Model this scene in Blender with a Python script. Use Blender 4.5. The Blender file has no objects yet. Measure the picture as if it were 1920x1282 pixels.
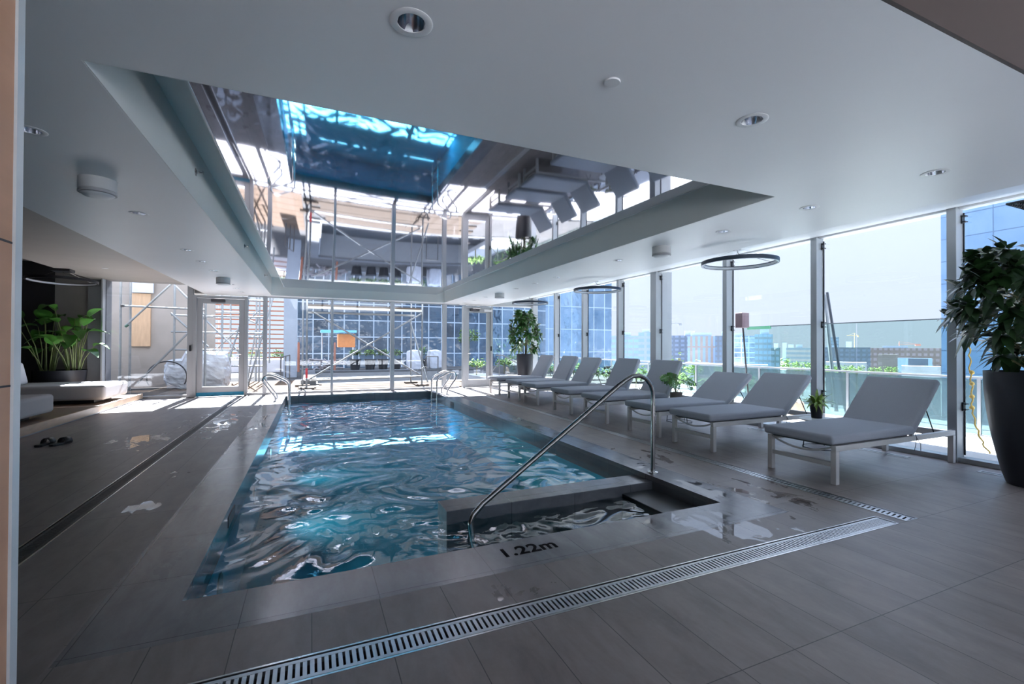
import bpy, bmesh, math, random
from mathutils import Vector, Matrix, noise as mnoise
import numpy as np

# ------------------------------------------------------------------ camera
FPX, YAW, PITCH, ROLL, HC = 857.01, 0.413367, 0.008897, 0.003847, 1.25
_cy, _sy = math.cos(YAW), math.sin(YAW)
_f = Vector((_sy, _cy, 0)); _r = Vector((_cy, -_sy, 0)); _u = Vector((0, 0, 1))
_fw = _f * math.cos(PITCH) + _u * math.sin(PITCH)
_up = _u * math.cos(PITCH) - _f * math.sin(PITCH)
_rt = _r * math.cos(ROLL) + _up * math.sin(ROLL)
_up = _up * math.cos(ROLL) - _r * math.sin(ROLL)
C = bpy.context.scene.collection
cam = bpy.data.cameras.new('camera'); camo = bpy.data.objects.new('camera', cam); C.objects.link(camo)
cam.sensor_width = 36.0; cam.lens = FPX / 1920 * 36.0; cam.clip_start = 0.02; cam.clip_end = 3000
M = Matrix.Identity(4)
for i in range(3):
    M[i][0] = _rt[i]; M[i][1] = _up[i]; M[i][2] = -_fw[i]
M[2][3] = HC
camo.matrix_world = M
sc = bpy.context.scene
sc.camera = camo


def bearing(px, dist):
    """ground point seen in the direction of a column of the picture, dist metres away"""
    d = _fw + _rt * ((px - 960) / FPX)
    d = Vector((d.x, d.y)).normalized() * dist
    return d.x, d.y


# ------------------------------------------------------------------ world, sun, exposure
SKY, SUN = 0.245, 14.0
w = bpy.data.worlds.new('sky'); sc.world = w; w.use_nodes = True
nt = w.node_tree; nt.nodes.clear()
wo = nt.nodes.new('ShaderNodeOutputWorld'); bg = nt.nodes.new('ShaderNodeBackground')
tc = nt.nodes.new('ShaderNodeTexCoord'); sx = nt.nodes.new('ShaderNodeSeparateXYZ'); rp = nt.nodes.new('ShaderNodeValToRGB')
nt.links.new(tc.outputs['Generated'], sx.inputs[0]); nt.links.new(sx.outputs['Z'], rp.inputs[0])
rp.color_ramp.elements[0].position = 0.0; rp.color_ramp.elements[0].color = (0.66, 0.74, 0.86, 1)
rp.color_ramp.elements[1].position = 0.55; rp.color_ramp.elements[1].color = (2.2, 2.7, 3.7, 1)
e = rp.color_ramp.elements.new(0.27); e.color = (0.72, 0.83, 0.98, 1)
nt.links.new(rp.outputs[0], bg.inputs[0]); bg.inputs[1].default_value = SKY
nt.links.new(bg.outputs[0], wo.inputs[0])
sl = bpy.data.lights.new('sun', 'SUN'); so = bpy.data.objects.new('sun', sl); C.objects.link(so)
sl.energy = SUN; sl.angle = math.radians(0.6); sl.color = (0.93, 0.96, 1.0)
_el, _az = math.radians(43.5), math.radians(1.0)
so.rotation_euler = Vector((-math.sin(_az) * math.cos(_el), -math.cos(_az) * math.cos(_el), -math.sin(_el))).to_track_quat('-Z', 'Y').to_euler()
so.location = (2, 40, 40)
vs = sc.view_settings
vs.view_transform = 'Standard'; vs.look = 'None'; vs.gamma = 1; vs.exposure = 2.5; vs.use_curve_mapping = False
cy = sc.cycles
cy.max_bounces = 10; cy.diffuse_bounces = 5; cy.glossy_bounces = 5; cy.transmission_bounces = 6; cy.transparent_max_bounces = 16
cy.sample_clamp_indirect = 6.0; cy.caustics_reflective = False; cy.caustics_refractive = False
cy.use_denoising = True

# ------------------------------------------------------------------ materials
MATS = {}


def mat(name, col, rough=0.5, metal=0.0, var=0.06, scale=6.0, bump=0.0, bscale=60.0, spec=0.5, stretch=None, alpha=1.0, coat=0.0):
    if name in MATS: return MATS[name]
    m = bpy.data.materials.new(name); m.use_nodes = True
    n = m.node_tree; b = n.nodes['Principled BSDF']
    tcn = n.nodes.new('ShaderNodeTexCoord'); vec = tcn.outputs['Object']
    if stretch:
        mp = n.nodes.new('ShaderNodeMapping'); mp.inputs['Scale'].default_value = stretch
        n.links.new(vec, mp.inputs[0]); vec = mp.outputs[0]
    nz = n.nodes.new('ShaderNodeTexNoise'); nz.inputs['Scale'].default_value = scale; nz.inputs['Detail'].default_value = 5
    n.links.new(vec, nz.inputs['Vector'])
    mx = n.nodes.new('ShaderNodeMix'); mx.data_type = 'RGBA'
    mx.inputs[6].default_value = tuple(max(0, c * (1 - var * 2)) for c in col) + (1,)
    mx.inputs[7].default_value = tuple(min(1, c * (1 + var * 2)) for c in col) + (1,)
    n.links.new(nz.outputs[0], mx.inputs[0]); n.links.new(mx.outputs[2], b.inputs['Base Color'])
    b.inputs['Roughness'].default_value = rough; b.inputs['Metallic'].default_value = metal
    b.inputs['Specular IOR Level'].default_value = spec
    if coat: b.inputs['Coat Weight'].default_value = coat
    if bump:
        n2 = n.nodes.new('ShaderNodeTexNoise'); n2.inputs['Scale'].default_value = bscale; n.links.new(vec, n2.inputs['Vector'])
        bp = n.nodes.new('ShaderNodeBump'); bp.inputs['Strength'].default_value = bump; bp.inputs['Distance'].default_value = 0.01
        n.links.new(n2.outputs[0], bp.inputs['Height']); n.links.new(bp.outputs[0], b.inputs['Normal'])
    MATS[name] = m
    return m


class NG:
    """tiny node-graph helper"""
    def __init__(s, m): s.n = m.node_tree.nodes; s.l = m.node_tree.links
    def m(s, op, a, b=None, c=None):
        x = s.n.new('ShaderNodeMath'); x.operation = op
        for i, v in enumerate((a, b, c)):
            if v is None: continue
            if isinstance(v, (int, float)): x.inputs[i].default_value = v
            else: s.l.new(v, x.inputs[i])
        return x.outputs[0]
    def mix(s, f, a, b):
        x = s.n.new('ShaderNodeMix'); x.data_type = 'RGBA'
        for i, v in ((0, f), (6, a), (7, b)):
            if isinstance(v, (int, float)): x.inputs[i].default_value = v
            elif isinstance(v, tuple): x.inputs[i].default_value = v + (1,)
            else: s.l.new(v, x.inputs[i])
        return x.outputs[2]
    def noise(s, vec, sc_, det=4, rgh=0.5, dist=0.0):
        x = s.n.new('ShaderNodeTexNoise'); x.inputs['Scale'].default_value = sc_; x.inputs['Detail'].default_value = det
        x.inputs['Roughness'].default_value = rgh; x.inputs['Distortion'].default_value = dist
        s.l.new(vec, x.inputs['Vector']); return x.outputs[0]
    def joint(s, co, pitch, off, wd):
        t = s.m('DIVIDE', s.m('SUBTRACT', co, off), pitch)
        d = s.m('MULTIPLY', s.m('ABSOLUTE', s.m('SUBTRACT', s.m('FRACT', t), 0.5)), pitch)
        e_ = s.m('SUBTRACT', s.m('MULTIPLY', pitch, 0.5) if not isinstance(pitch, float) else pitch * 0.5, d)
        return s.m('LESS_THAN', e_, wd * 0.5), s.m('FLOOR', t)
    def map(s, v, a, b, c=0.0, d=1.0):
        x = s.n.new('ShaderNodeMapRange'); s.l.new(v, x.inputs[0])
        for i, k in enumerate((a, b, c, d)): x.inputs[i + 1].default_value = k
        return x.outputs[0]


def tile_mat(name, colA, colB, joint_col, px, ox, py, oy, jw=0.004, rough=0.42, floor_split=False, puddles=(), axes='XY', extra_line=None):
    m = bpy.data.materials.new(name); m.use_nodes = True; g = NG(m); b = m.node_tree.nodes['Principled BSDF']
    tcn = g.n.new('ShaderNodeTexCoord'); sp = g.n.new('ShaderNodeSeparateXYZ'); v = tcn.outputs['Object']; g.l.new(v, sp.inputs[0])
    X, Y = sp.outputs[axes[0]], sp.outputs[axes[1]]
    pyv, oyv = py, oy
    if floor_split:
        left = g.m('LESS_THAN', X, -0.93)
        pyv = g.m('ADD', py, g.m('MULTIPLY', left, 1.22 - py)); oyv = g.m('ADD', oy, g.m('MULTIPLY', left, 2.98 - oy))
    jx, ix = g.joint(X, px, ox, jw); jy, iy = g.joint(Y, pyv, oyv, jw)
    j = g.m('MAXIMUM', jx, jy)
    cb = g.n.new('ShaderNodeCombineXYZ'); g.l.new(ix, cb.inputs[0]); g.l.new(iy, cb.inputs[1])
    wn = g.n.new('ShaderNodeTexWhiteNoise'); wn.noise_dimensions = '3D'; g.l.new(cb.outputs[0], wn.inputs['Vector'])
    mp = g.n.new('ShaderNodeMapping'); mp.inputs['Scale'].default_value = (1.0, 0.35, 1.0); g.l.new(v, mp.inputs[0])
    n1 = g.noise(mp.outputs[0], 7.0, 8, 0.65, 0.4); n2 = g.noise(v, 38.0, 4)
    f = g.m('ADD', g.m('MULTIPLY', g.map(n1, 0.3, 0.7), 0.62), g.m('ADD', g.m('MULTIPLY', wn.outputs[0], 0.22), g.m('MULTIPLY', n2, 0.16)))
    col = g.mix(f, colA, colB); col = g.mix(j, col, joint_col)
    rg = g.m('ADD', rough - 0.06, g.m('MULTIPLY', n1, 0.12))
    if puddles:
        mp2 = g.n.new('ShaderNodeMapping'); mp2.inputs['Scale'].default_value = (1.0, 0.55, 1.0); mp2.inputs['Rotation'].default_value = (0, 0, 0.25); g.l.new(v, mp2.inputs[0])
        pn = g.noise(mp2.outputs[0], 5.5, 6, 0.6, 0.9)
        tot = None
        for (cx, cy_, rx, ry, thr) in puddles:
            dx = g.m('DIVIDE', g.m('SUBTRACT', X, cx), rx); dy = g.m('DIVIDE', g.m('SUBTRACT', Y, cy_), ry)
            r2 = g.m('ADD', g.m('MULTIPLY', dx, dx), g.m('MULTIPLY', dy, dy))
            reg = g.m('SUBTRACT', pn, g.m('ADD', g.m('MULTIPLY', r2, 0.12), thr))
            k = g.map(reg, 0.0, 0.012)
            tot = k if tot is None else g.m('MAXIMUM', tot, k)
        col = g.mix(g.m('MULTIPLY', tot, 0.18), col, (0.02, 0.022, 0.025))
        rg = g.m('ADD', g.m('MULTIPLY', rg, g.m('SUBTRACT', 1.0, tot)), g.m('MULTIPLY', tot, 0.03))
    g.l.new(col, b.inputs['Base Color']); g.l.new(rg, b.inputs['Roughness'])
    bp = g.n.new('ShaderNodeBump'); bp.inputs['Strength'].default_value = 0.25; bp.inputs['Distance'].default_value = 0.003
    h = g.m('SUBTRACT', g.m('MULTIPLY', n2, 0.4), j)
    if puddles: h = g.m('MULTIPLY', h, g.m('SUBTRACT', 1.0, tot))
    g.l.new(h, bp.inputs['Height']); g.l.new(bp.outputs[0], b.inputs['Normal'])
    return m


def glass_mat(name, tint=(0.95, 0.96, 0.98), ior=1.45, rough=0.0, milky=0.0, milk=(0.7, 0.85, 0.85)):
    m = bpy.data.materials.new(name); m.use_nodes = True; g = NG(m); g.n.clear()
    out = g.n.new('ShaderNodeOutputMaterial'); tr = g.n.new('ShaderNodeBsdfTransparent'); gl = g.n.new('ShaderNodeBsdfGlossy')
    lwt = g.n.new('ShaderNodeLayerWeight'); mx = g.n.new('ShaderNodeMixShader')
    fre = g.m('ADD', 0.035, g.m('MULTIPLY', g.m('POWER', lwt.outputs['Facing'], 5.0), 0.9)); lwt.inputs[0].default_value = 0.5
    tcn = g.n.new('ShaderNodeTexCoord'); nz = g.noise(tcn.outputs['Object'], 2.0, 2)
    g.l.new(g.mix(nz, tuple(c * 0.985 for c in tint), tint), tr.inputs[0]); gl.inputs[1].default_value = rough
    g.l.new(fre, mx.inputs[0]); g.l.new(tr.outputs[0], mx.inputs[1]); g.l.new(gl.outputs[0], mx.inputs[2])
    o = mx.outputs[0]
    if milky:
        df = g.n.new('ShaderNodeBsdfDiffuse'); tl = g.n.new('ShaderNodeBsdfTranslucent'); a = g.n.new('ShaderNodeMixShader'); a.inputs[0].default_value = 0.6
        df.inputs[0].default_value = milk + (1,); tl.inputs[0].default_value = milk + (1,)
        g.l.new(df.outputs[0], a.inputs[1]); g.l.new(tl.outputs[0], a.inputs[2])
        m2 = g.n.new('ShaderNodeMixShader'); m2.inputs[0].default_value = milky; g.l.new(o, m2.inputs[1]); g.l.new(a.outputs[0], m2.inputs[2]); o = m2.outputs[0]
    g.l.new(o, out.inputs[0])
    return m


def water_mat():
    m = bpy.data.materials.new('pool_water'); m.use_nodes = True; g = NG(m); g.n.clear()
    out = g.n.new('ShaderNodeOutputMaterial'); tr = g.n.new('ShaderNodeBsdfTransparent'); gl = g.n.new('ShaderNodeBsdfGlossy')
    rf = g.n.new('ShaderNodeBsdfRefraction'); rf.inputs['IOR'].default_value = 1.2; rf.inputs['Roughness'].default_value = 0.0
    fr = g.n.new('ShaderNodeFresnel'); fr.inputs[0].default_value = 1.36; mx = g.n.new('ShaderNodeMixShader')
    tcn = g.n.new('ShaderNodeTexCoord'); nz = g.noise(tcn.outputs['Object'], 16.0, 3, 0.5, 0.3)
    bp = g.n.new('ShaderNodeBump'); bp.inputs['Strength'].default_value = 0.05; bp.inputs['Distance'].default_value = 0.02
    g.l.new(nz, bp.inputs['Height'])
    for nd in (gl, fr): g.l.new(bp.outputs[0], nd.inputs['Normal'])
    tr.inputs[0].default_value = (0.74, 0.95, 1.0, 1); gl.inputs[1].default_value = 0.01; gl.inputs[0].default_value = (0.95, 0.98, 1, 1)
    fm = g.m('MINIMUM', g.m('MULTIPLY', fr.outputs[0], 1.35), 1.0)
    g.l.new(fm, mx.inputs[0]); g.l.new(tr.outputs[0], mx.inputs[1]); g.l.new(gl.outputs[0], mx.inputs[2])
    g.l.new(mx.outputs[0], out.inputs[0])
    return m


def facade_mat(name, glassA, glassB, line, pu, pv, lw, rough=0.08, axes='XZ', metal=0.0, spec=0.5, warp=0.0, diag=False):
    """curtain wall: grid of mullions over glass with uneven tone"""
    m = bpy.data.materials.new(name); m.use_nodes = True; g = NG(m); b = m.node_tree.nodes['Principled BSDF']
    tcn = g.n.new('ShaderNodeTexCoord'); sp = g.n.new('ShaderNodeSeparateXYZ'); v = tcn.outputs['Object']; g.l.new(v, sp.inputs[0])
    U, V = sp.outputs[axes[0]], sp.outputs[axes[1]]
    if axes[0] == 'A': pass
    ju, iu = g.joint(U, pu, 0.0, lw); jv, iv = g.joint(V, pv, 0.0, lw)
    cb = g.n.new('ShaderNodeCombineXYZ'); g.l.new(iu, cb.inputs[0]); g.l.new(iv, cb.inputs[1])
    wn = g.n.new('ShaderNodeTexWhiteNoise'); g.l.new(cb.outputs[0], wn.inputs['Vector'])
    n1 = g.noise(v, 0.35, 6, 0.6, 1.5)
    f = g.m('ADD', g.m('MULTIPLY', wn.outputs[0], 0.4), g.m('MULTIPLY', g.map(n1, 0.3, 0.7), 0.6))
    col = g.mix(g.m('MAXIMUM', ju, jv), g.mix(f, glassA, glassB), line)
    g.l.new(col, b.inputs['Base Color'])
    rr = g.m('ADD', rough, g.m('MULTIPLY', g.m('MAXIMUM', ju, jv), 0.4)); g.l.new(rr, b.inputs['Roughness'])
    b.inputs['Metallic'].default_value = metal; b.inputs['Specular IOR Level'].default_value = spec
    if warp:
        bp = g.n.new('ShaderNodeBump'); bp.inputs['Strength'].default_value = warp; bp.inputs['Distance'].default_value = 0.3
        g.l.new(g.noise(v, 0.9, 2), bp.inputs['Height']); g.l.new(bp.outputs[0], b.inputs['Normal'])
    return m


def window_mat(name, wall, glass, pu, pv, wu, wv):
    """building skin with rows of windows (fractions wu, wv of each cell are glass)"""
    m = bpy.data.materials.new(name); m.use_nodes = True; g = NG(m); b = m.node_tree.nodes['Principled BSDF']
    tcn = g.n.new('ShaderNodeTexCoord'); sp = g.n.new('ShaderNodeSeparateXYZ'); v = tcn.outputs['Object']; g.l.new(v, sp.inputs[0])
    u = g.m('FRACT', g.m('DIVIDE', g.m('ADD', sp.outputs[0], sp.outputs[1]), pu)); z = g.m('FRACT', g.m('DIVIDE', sp.outputs[2], pv))
    k = g.m('MULTIPLY', g.m('LESS_THAN', u, wu), g.m('LESS_THAN', z, wv))
    n1 = g.noise(v, 0.4, 3)
    col = g.mix(k, g.mix(n1, tuple(c * 0.8 for c in wall), tuple(min(1, c * 1.2) for c in wall)), glass)
    g.l.new(col, b.inputs['Base Color']); b.inputs['Roughness'].default_value = 0.5
    return m


floor_m = tile_mat('floor_tile', (0.15, 0.126, 0.118), (0.335, 0.288, 0.27), (0.075, 0.066, 0.066), 0.305, 0.01, 0.61, 1.27, floor_split=True,
                   puddles=((-1.35, 8.6, 0.5, 1.6, 0.50), (-2.0, 7.4, 0.4, 0.8, 0.52), (-1.2, 5.3, 0.2, 0.5, 0.53), (-1.17, 4.38, 0.13, 0.13, 0.42), (3.55, 2.75, 0.4, 0.5, 0.50),
                            (2.75, 2.2, 0.5, 0.2, 0.50), (3.6, 4.3, 0.4, 0.6, 0.53), (1.0, 2.15, 0.4, 0.1, 0.54)))
coping_m = tile_mat('coping_tile', (0.115, 0.113, 0.122), (0.235, 0.23, 0.245), (0.055, 0.055, 0.06), 0.61, 0.32, 0.61, 2.38, rough=0.21,
                    puddles=((3.15, 3.2, 0.2, 1.2, 0.50), (2.6, 2.5, 0.6, 0.2, 0.50), (-0.75, 8.5, 0.2, 2.2, 0.50), (-0.7, 3.4, 0.2, 0.5, 0.55), (2.6, 3.62, 0.5, 0.15, 0.50)))
band_m = tile_mat('waterline_tile', (0.09, 0.095, 0.105), (0.16, 0.165, 0.18), (0.05, 0.05, 0.055), 0.61, 0.32, 0.61, 2.38, rough=0.22)
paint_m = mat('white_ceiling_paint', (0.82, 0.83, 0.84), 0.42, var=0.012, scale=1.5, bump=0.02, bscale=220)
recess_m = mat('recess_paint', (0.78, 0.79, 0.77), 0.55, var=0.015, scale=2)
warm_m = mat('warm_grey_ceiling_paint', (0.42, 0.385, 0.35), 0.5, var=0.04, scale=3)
brown_m = mat('brown_panel', (0.05, 0.033, 0.030), 0.5, var=0.1, scale=3)
alu_m = mat('anodised_aluminium', (0.40, 0.42, 0.44), 0.38, 0.35, var=0.02, scale=3)
alu_d = mat('dark_window_gasket', (0.03, 0.035, 0.045), 0.5, var=0.05)
steel_m = mat('brushed_stainless_steel', (0.60, 0.59, 0.58), 0.24, 1.0, var=0.03, scale=30)
grate_m = mat('stainless_grating', (0.52, 0.53, 0.54), 0.38, 1.0, var=0.05, scale=30)
bronze_m = mat('dark_polished_steel_rail', (0.36, 0.34, 0.33), 0.2, 1.0, var=0.04, scale=20)
black_m = mat('black_plastic', (0.012, 0.013, 0.016), 0.4, var=0.1)
white_m = mat('white_plastic', (0.72, 0.73, 0.74), 0.4, var=0.02)
fab_m = mat('grey_woven_fabric', (0.37, 0.395, 0.445), 0.95, var=0.13, scale=350, bump=0.15, bscale=700, spec=0.15)
frame_m = mat('pale_powder_coated_frame', (0.58, 0.57, 0.56), 0.45, var=0.02)
oak_m = mat('light_oak', (0.58, 0.42, 0.29), 0.45, var=0.15, scale=5, stretch=(6, 1, 6))
deck_m = mat('brown_timber_deck', (0.20, 0.13, 0.085), 0.5, var=0.2, scale=5, stretch=(1, 10, 1))
wood_m = mat('warm_wood_panel', (0.56, 0.31, 0.19), 0.45, var=0.12, scale=3, stretch=(2, 1, 4))
cream_m = mat('cream_upholstery', (0.56, 0.56, 0.57), 0.9, var=0.03, scale=300, bump=0.1, bscale=500, spec=0.2)
film_m = mat('glossy_stretch_film', (0.60, 0.61, 0.68), 0.035, 1.0, var=0.005, scale=1)
teal_m = mat('teal_pool_plaster', (0.02, 0.46, 0.66), 0.6, var=0.12, scale=1.4)
darkstep_m = mat('dark_step_tile', (0.035, 0.04, 0.045), 0.35, var=0.1)
dark_m = mat('dark_bronze_wall', (0.016, 0.015, 0.018), 0.5, var=0.2, scale=2)
taupe_m = mat('taupe_wall_panel', (0.24, 0.225, 0.215), 0.7, var=0.06, scale=4)
leafd_m = mat('dark_green_leaf', (0.022, 0.055, 0.016), 0.35, var=0.4, scale=9)
leafg_m = mat('mid_green_leaf', (0.06, 0.19, 0.03), 0.35, var=0.35, scale=5)
leafl_m = mat('light_green_foliage', (0.13, 0.21, 0.055), 0.6, var=0.35, scale=5)
fern_m = mat('yellow_green_fern', (0.22, 0.34, 0.06), 0.5, var=0.4, scale=25)
stem_m = mat('brown_green_stem', (0.13, 0.12, 0.05), 0.6, var=0.2)
soil_m = mat('potting_soil', (0.02, 0.015, 0.012), 0.9, var=0.3, scale=40)
pot_m = mat('charcoal_planter', (0.010, 0.011, 0.017), 0.48, var=0.1, scale=2)
galv_m = mat('galvanised_tube', (0.20, 0.215, 0.225), 0.45, 0.3, var=0.12, scale=14)
green_clip_m = mat('green_coupler', (0.02, 0.08, 0.05), 0.5, var=0.1)
ply_m = mat('plywood', (0.085, 0.056, 0.036), 0.6, var=0.14, scale=3, stretch=(6, 6, 1))
plank_m = mat('scaffold_plank', (0.056, 0.041, 0.029), 0.7, var=0.15, scale=3, stretch=(1, 8, 8))
conc_m = mat('pale_concrete', (0.58, 0.58, 0.57), 0.8, var=0.08, scale=2)
stone_m = mat('beige_stone_wall', (0.30, 0.26, 0.225), 0.8, var=0.1, scale=2)
basin_m = mat('grey_dry_pool_render', (0.045, 0.047, 0.048), 0.7, var=0.06, scale=1)
white_c = mat('white_coping_stone', (0.10, 0.10, 0.10), 0.5, var=0.03)
plastic_m = mat('crumpled_plastic_sheet', (0.42, 0.44, 0.47), 0.25, var=0.15, scale=6, bump=0.9, bscale=9)
slat_m = mat('terracotta_slat', (0.30, 0.13, 0.085), 0.6, var=0.08, scale=4)
orange_m = mat('orange_plastic', (0.5, 0.17, 0.04), 0.5, var=0.1)
blue_m = mat('blue_tape', (0.02, 0.30, 0.50), 0.5, var=0.15, scale=12)
red_m = mat('red_plastic', (0.55, 0.04, 0.05), 0.5, var=0.1)
yel_m = mat('yellow_rope', (0.75, 0.50, 0.12), 0.7, var=0.15, scale=30)
pink_m = mat('faded_pink_board', (0.16, 0.105, 0.115), 0.7, var=0.1)
text_m = mat('dark_engraving', (0.02, 0.018, 0.02), 0.9, var=0.1, spec=0.05)
glass_m = glass_mat('clear_window_glass')
cglass_m = glass_mat('green_tinted_screen_glass', (0.80, 0.89, 0.88))
fglass_m = glass_mat('frosted_green_glass', (0.72, 0.84, 0.85), milky=0.5, milk=(0.19, 0.235, 0.245))
water_m = water_mat()


for k_ in ('light_green_foliage', 'plywood', 'scaffold_plank', 'pale_concrete', 'beige_stone_wall', 'grey_dry_pool_render', 'white_coping_stone', 'terracotta_slat'):
    _b = MATS[k_].node_tree.nodes['Principled BSDF']; _b.inputs['Roughness'].default_value = 0.95; _b.inputs['Specular IOR Level'].default_value = 0.06


# ------------------------------------------------------------------ mesh builder
class MB:
    def __init__(s): s.v = []; s.f = []
    def add(s, vs_, fs_):
        k = len(s.v); s.v += [tuple(p) for p in vs_]; s.f += [tuple(i + k for i in f) for f in fs_]; return s
    def box(s, x0, x1, y0, y1, z0, z1):
        x0, x1 = min(x0, x1), max(x0, x1); y0, y1 = min(y0, y1), max(y0, y1); z0, z1 = min(z0, z1), max(z0, z1)
        return s.add([(x0, y0, z0), (x1, y0, z0), (x1, y1, z0), (x0, y1, z0), (x0, y0, z1), (x1, y0, z1), (x1, y1, z1), (x0, y1, z1)],
                     [(0, 3, 2, 1), (4, 5, 6, 7), (0, 1, 5, 4), (1, 2, 6, 5), (2, 3, 7, 6), (3, 0, 4, 7)])
    def prism(s, poly, axis, a, b):
        """extrude a 2-D polygon along axis ('x','y','z') from a to b"""
        n = len(poly)
        def P(p, t): return {'x': (t, p[0], p[1]), 'y': (p[0], t, p[1]), 'z': (p[0], p[1], t)}[axis]
        vs_ = [P(p, a) for p in poly] + [P(p, b) for p in poly]
        fs_ = [tuple(range(n)), tuple(range(2 * n - 1, n - 1, -1))] + [(i, i + n, (i + 1) % n + n, (i + 1) % n) for i in range(n)]
        return s.add(vs_, fs_)
    def tube(s, pts, r, n=10, closed=False, caps=True):
        pts = [Vector(p) for p in pts]; N = len(pts); rr = r if isinstance(r, (list, tuple)) else [r] * N
        vs_, fs_ = [], []; prev = None
        for i, p in enumerate(pts):
            if closed: t = pts[(i + 1) % N] - pts[i - 1]
            else: t = pts[min(i + 1, N - 1)] - pts[max(i - 1, 0)]
            t.normalize()
            if prev is None: a = Vector((0, 0, 1)).cross(t) if abs(t.z) < 0.9 else Vector((1, 0, 0)).cross(t)
            else: a = prev - t * prev.dot(t)
            a.normalize(); b = t.cross(a); prev = a
            for k in range(n):
                th = 2 * math.pi * k / n; vs_.append(p + (a * math.cos(th) + b * math.sin(th)) * rr[i])
        for i in range(N if closed else N - 1):
            j = (i + 1) % N
            for k in range(n): fs_.append((i * n + k, i * n + (k + 1) % n, j * n + (k + 1) % n, j * n + k))
        if caps and not closed: fs_ += [tuple(range(n - 1, -1, -1)), tuple((N - 1) * n + k for k in range(n))]
        return s.add(vs_, fs_)
    def lathe(s, prof, c=(0, 0, 0), n=32, caps=True):
        vs_, fs_ = [], []
        for r, z in prof:
            for k in range(n):
                th = 2 * math.pi * k / n; vs_.append((c[0] + r * math.cos(th), c[1] + r * math.sin(th), c[2] + z))
        for i in range(len(prof) - 1):
            for k in range(n): fs_.append((i * n + k, i * n + (k + 1) % n, (i + 1) * n + (k + 1) % n, (i + 1) * n + k))
        if caps: fs_ += [tuple(range(n - 1, -1, -1)), tuple((len(prof) - 1) * n + k for k in range(n))]
        return s.add(vs_, fs_)
    def build(s, name, m, parent=None, smooth=False, bevel=0.0, seg=2, kind=None, sub=0, loc=None):
        me = bpy.data.meshes.new(name); me.from_pydata(s.v, [], s.f); me.update()
        o = bpy.data.objects.new(name, me); C.objects.link(o); me.materials.append(m)
        if smooth:
            me.polygons.foreach_set('use_smooth', [True] * len(me.polygons))
            try: me.set_sharp_from_angle(angle=math.radians(40))
            except Exception: pass
        if bevel:
            md = o.modifiers.new('bevel', 'BEVEL'); md.width = bevel; md.segments = seg; md.limit_method = 'ANGLE'
        if sub:
            md = o.modifiers.new('sub', 'SUBSURF'); md.levels = sub; md.render_levels = sub
        if parent: o.parent = parent
        if loc: o.location = loc
        if kind: o['kind'] = kind
        return o


def thing(name, label, cat, loc=(0, 0, 0), rz=0.0, group=None):
    o = bpy.data.objects.new(name, None); C.objects.link(o); o.empty_display_size = 0.1
    o.location = loc; o.rotation_euler = (0, 0, rz); o['label'] = label; o['category'] = cat
    if group: o['group'] = group
    return o


def tag(o, label, cat, group=None, kind=None):
    o['label'] = label; o['category'] = cat
    if group: o['group'] = group
    if kind: o['kind'] = kind
    return o


def dup(root, loc=None, rz=None, label=None, group=None):
    def cp(o, par):
        c = o.copy(); C.objects.link(c)
        if par: c.parent = par
        for ch in o.children: cp(ch, c)
        return c
    r = cp(root, None)
    if loc is not None: r.location = loc
    if rz is not None: r.rotation_euler = (0, 0, rz)
    if label: r['label'] = label
    if group: r['group'] = group
    return r


def arc(c, r, a0, a1, n, plane='xz', y=0.0):
    out = []
    for i in range(n + 1):
        t = math.radians(a0 + (a1 - a0) * i / n)
        out.append((c[0] + r * math.cos(t), y, c[1] + r * math.sin(t)))
    return out


def smooth_path(pts, rad=0.08, n=6):
    """round the corners of a polyline"""
    P = [Vector(p) for p in pts]; out = [P[0]]
    for i in range(1, len(P) - 1):
        a, b, c = P[i - 1], P[i], P[i + 1]
        d1 = (a - b); d2 = (c - b); k = min(rad, d1.length * 0.45, d2.length * 0.45)
        p, q = b + d1.normalized() * k, b + d2.normalized() * k
        for j in range(n + 1):
            t = j / n; out.append(p * (1 - t) ** 2 + b * 2 * t * (1 - t) + q * t * t)
    out.append(P[-1]); return out


def rect_cells(x0, x1, y0, y1, holes, zt, zb):
    """slab with rectangular holes"""
    xs = sorted({x0, x1} | {v for h in holes for v in h[:2] if x0 < v < x1}); ys = sorted({y0, y1} | {v for h in holes for v in h[2:] if y0 < v < y1})
    mb = MB()
    def solid(i, j):
        if i < 0 or j < 0 or i >= len(xs) - 1 or j >= len(ys) - 1: return False
        cx, cy_ = (xs[i] + xs[i + 1]) / 2, (ys[j] + ys[j + 1]) / 2
        return not any(h[0] < cx < h[1] and h[2] < cy_ < h[3] for h in holes)
    for i in range(len(xs) - 1):
        for j in range(len(ys) - 1):
            if not solid(i, j): continue
            a, b, c, d = xs[i], xs[i + 1], ys[j], ys[j + 1]
            mb.add([(a, c, zt), (b, c, zt), (b, d, zt), (a, d, zt)], [(0, 1, 2, 3)])
            mb.add([(a, c, zb), (b, c, zb), (b, d, zb), (a, d, zb)], [(3, 2, 1, 0)])
            if not solid(i - 1, j): mb.add([(a, c, zb), (a, d, zb), (a, d, zt), (a, c, zt)], [(0, 3, 2, 1)])
            if not solid(i + 1, j): mb.add([(b, c, zb), (b, d, zb), (b, d, zt), (b, c, zt)], [(0, 1, 2, 3)])
            if not solid(i, j - 1): mb.add([(a, c, zb), (b, c, zb), (b, c, zt), (a, c, zt)], [(0, 1, 2, 3)])
            if not solid(i, j + 1): mb.add([(a, d, zb), (b, d, zb), (b, d, zt), (a, d, zt)], [(3, 2, 1, 0)])
    return mb


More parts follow.
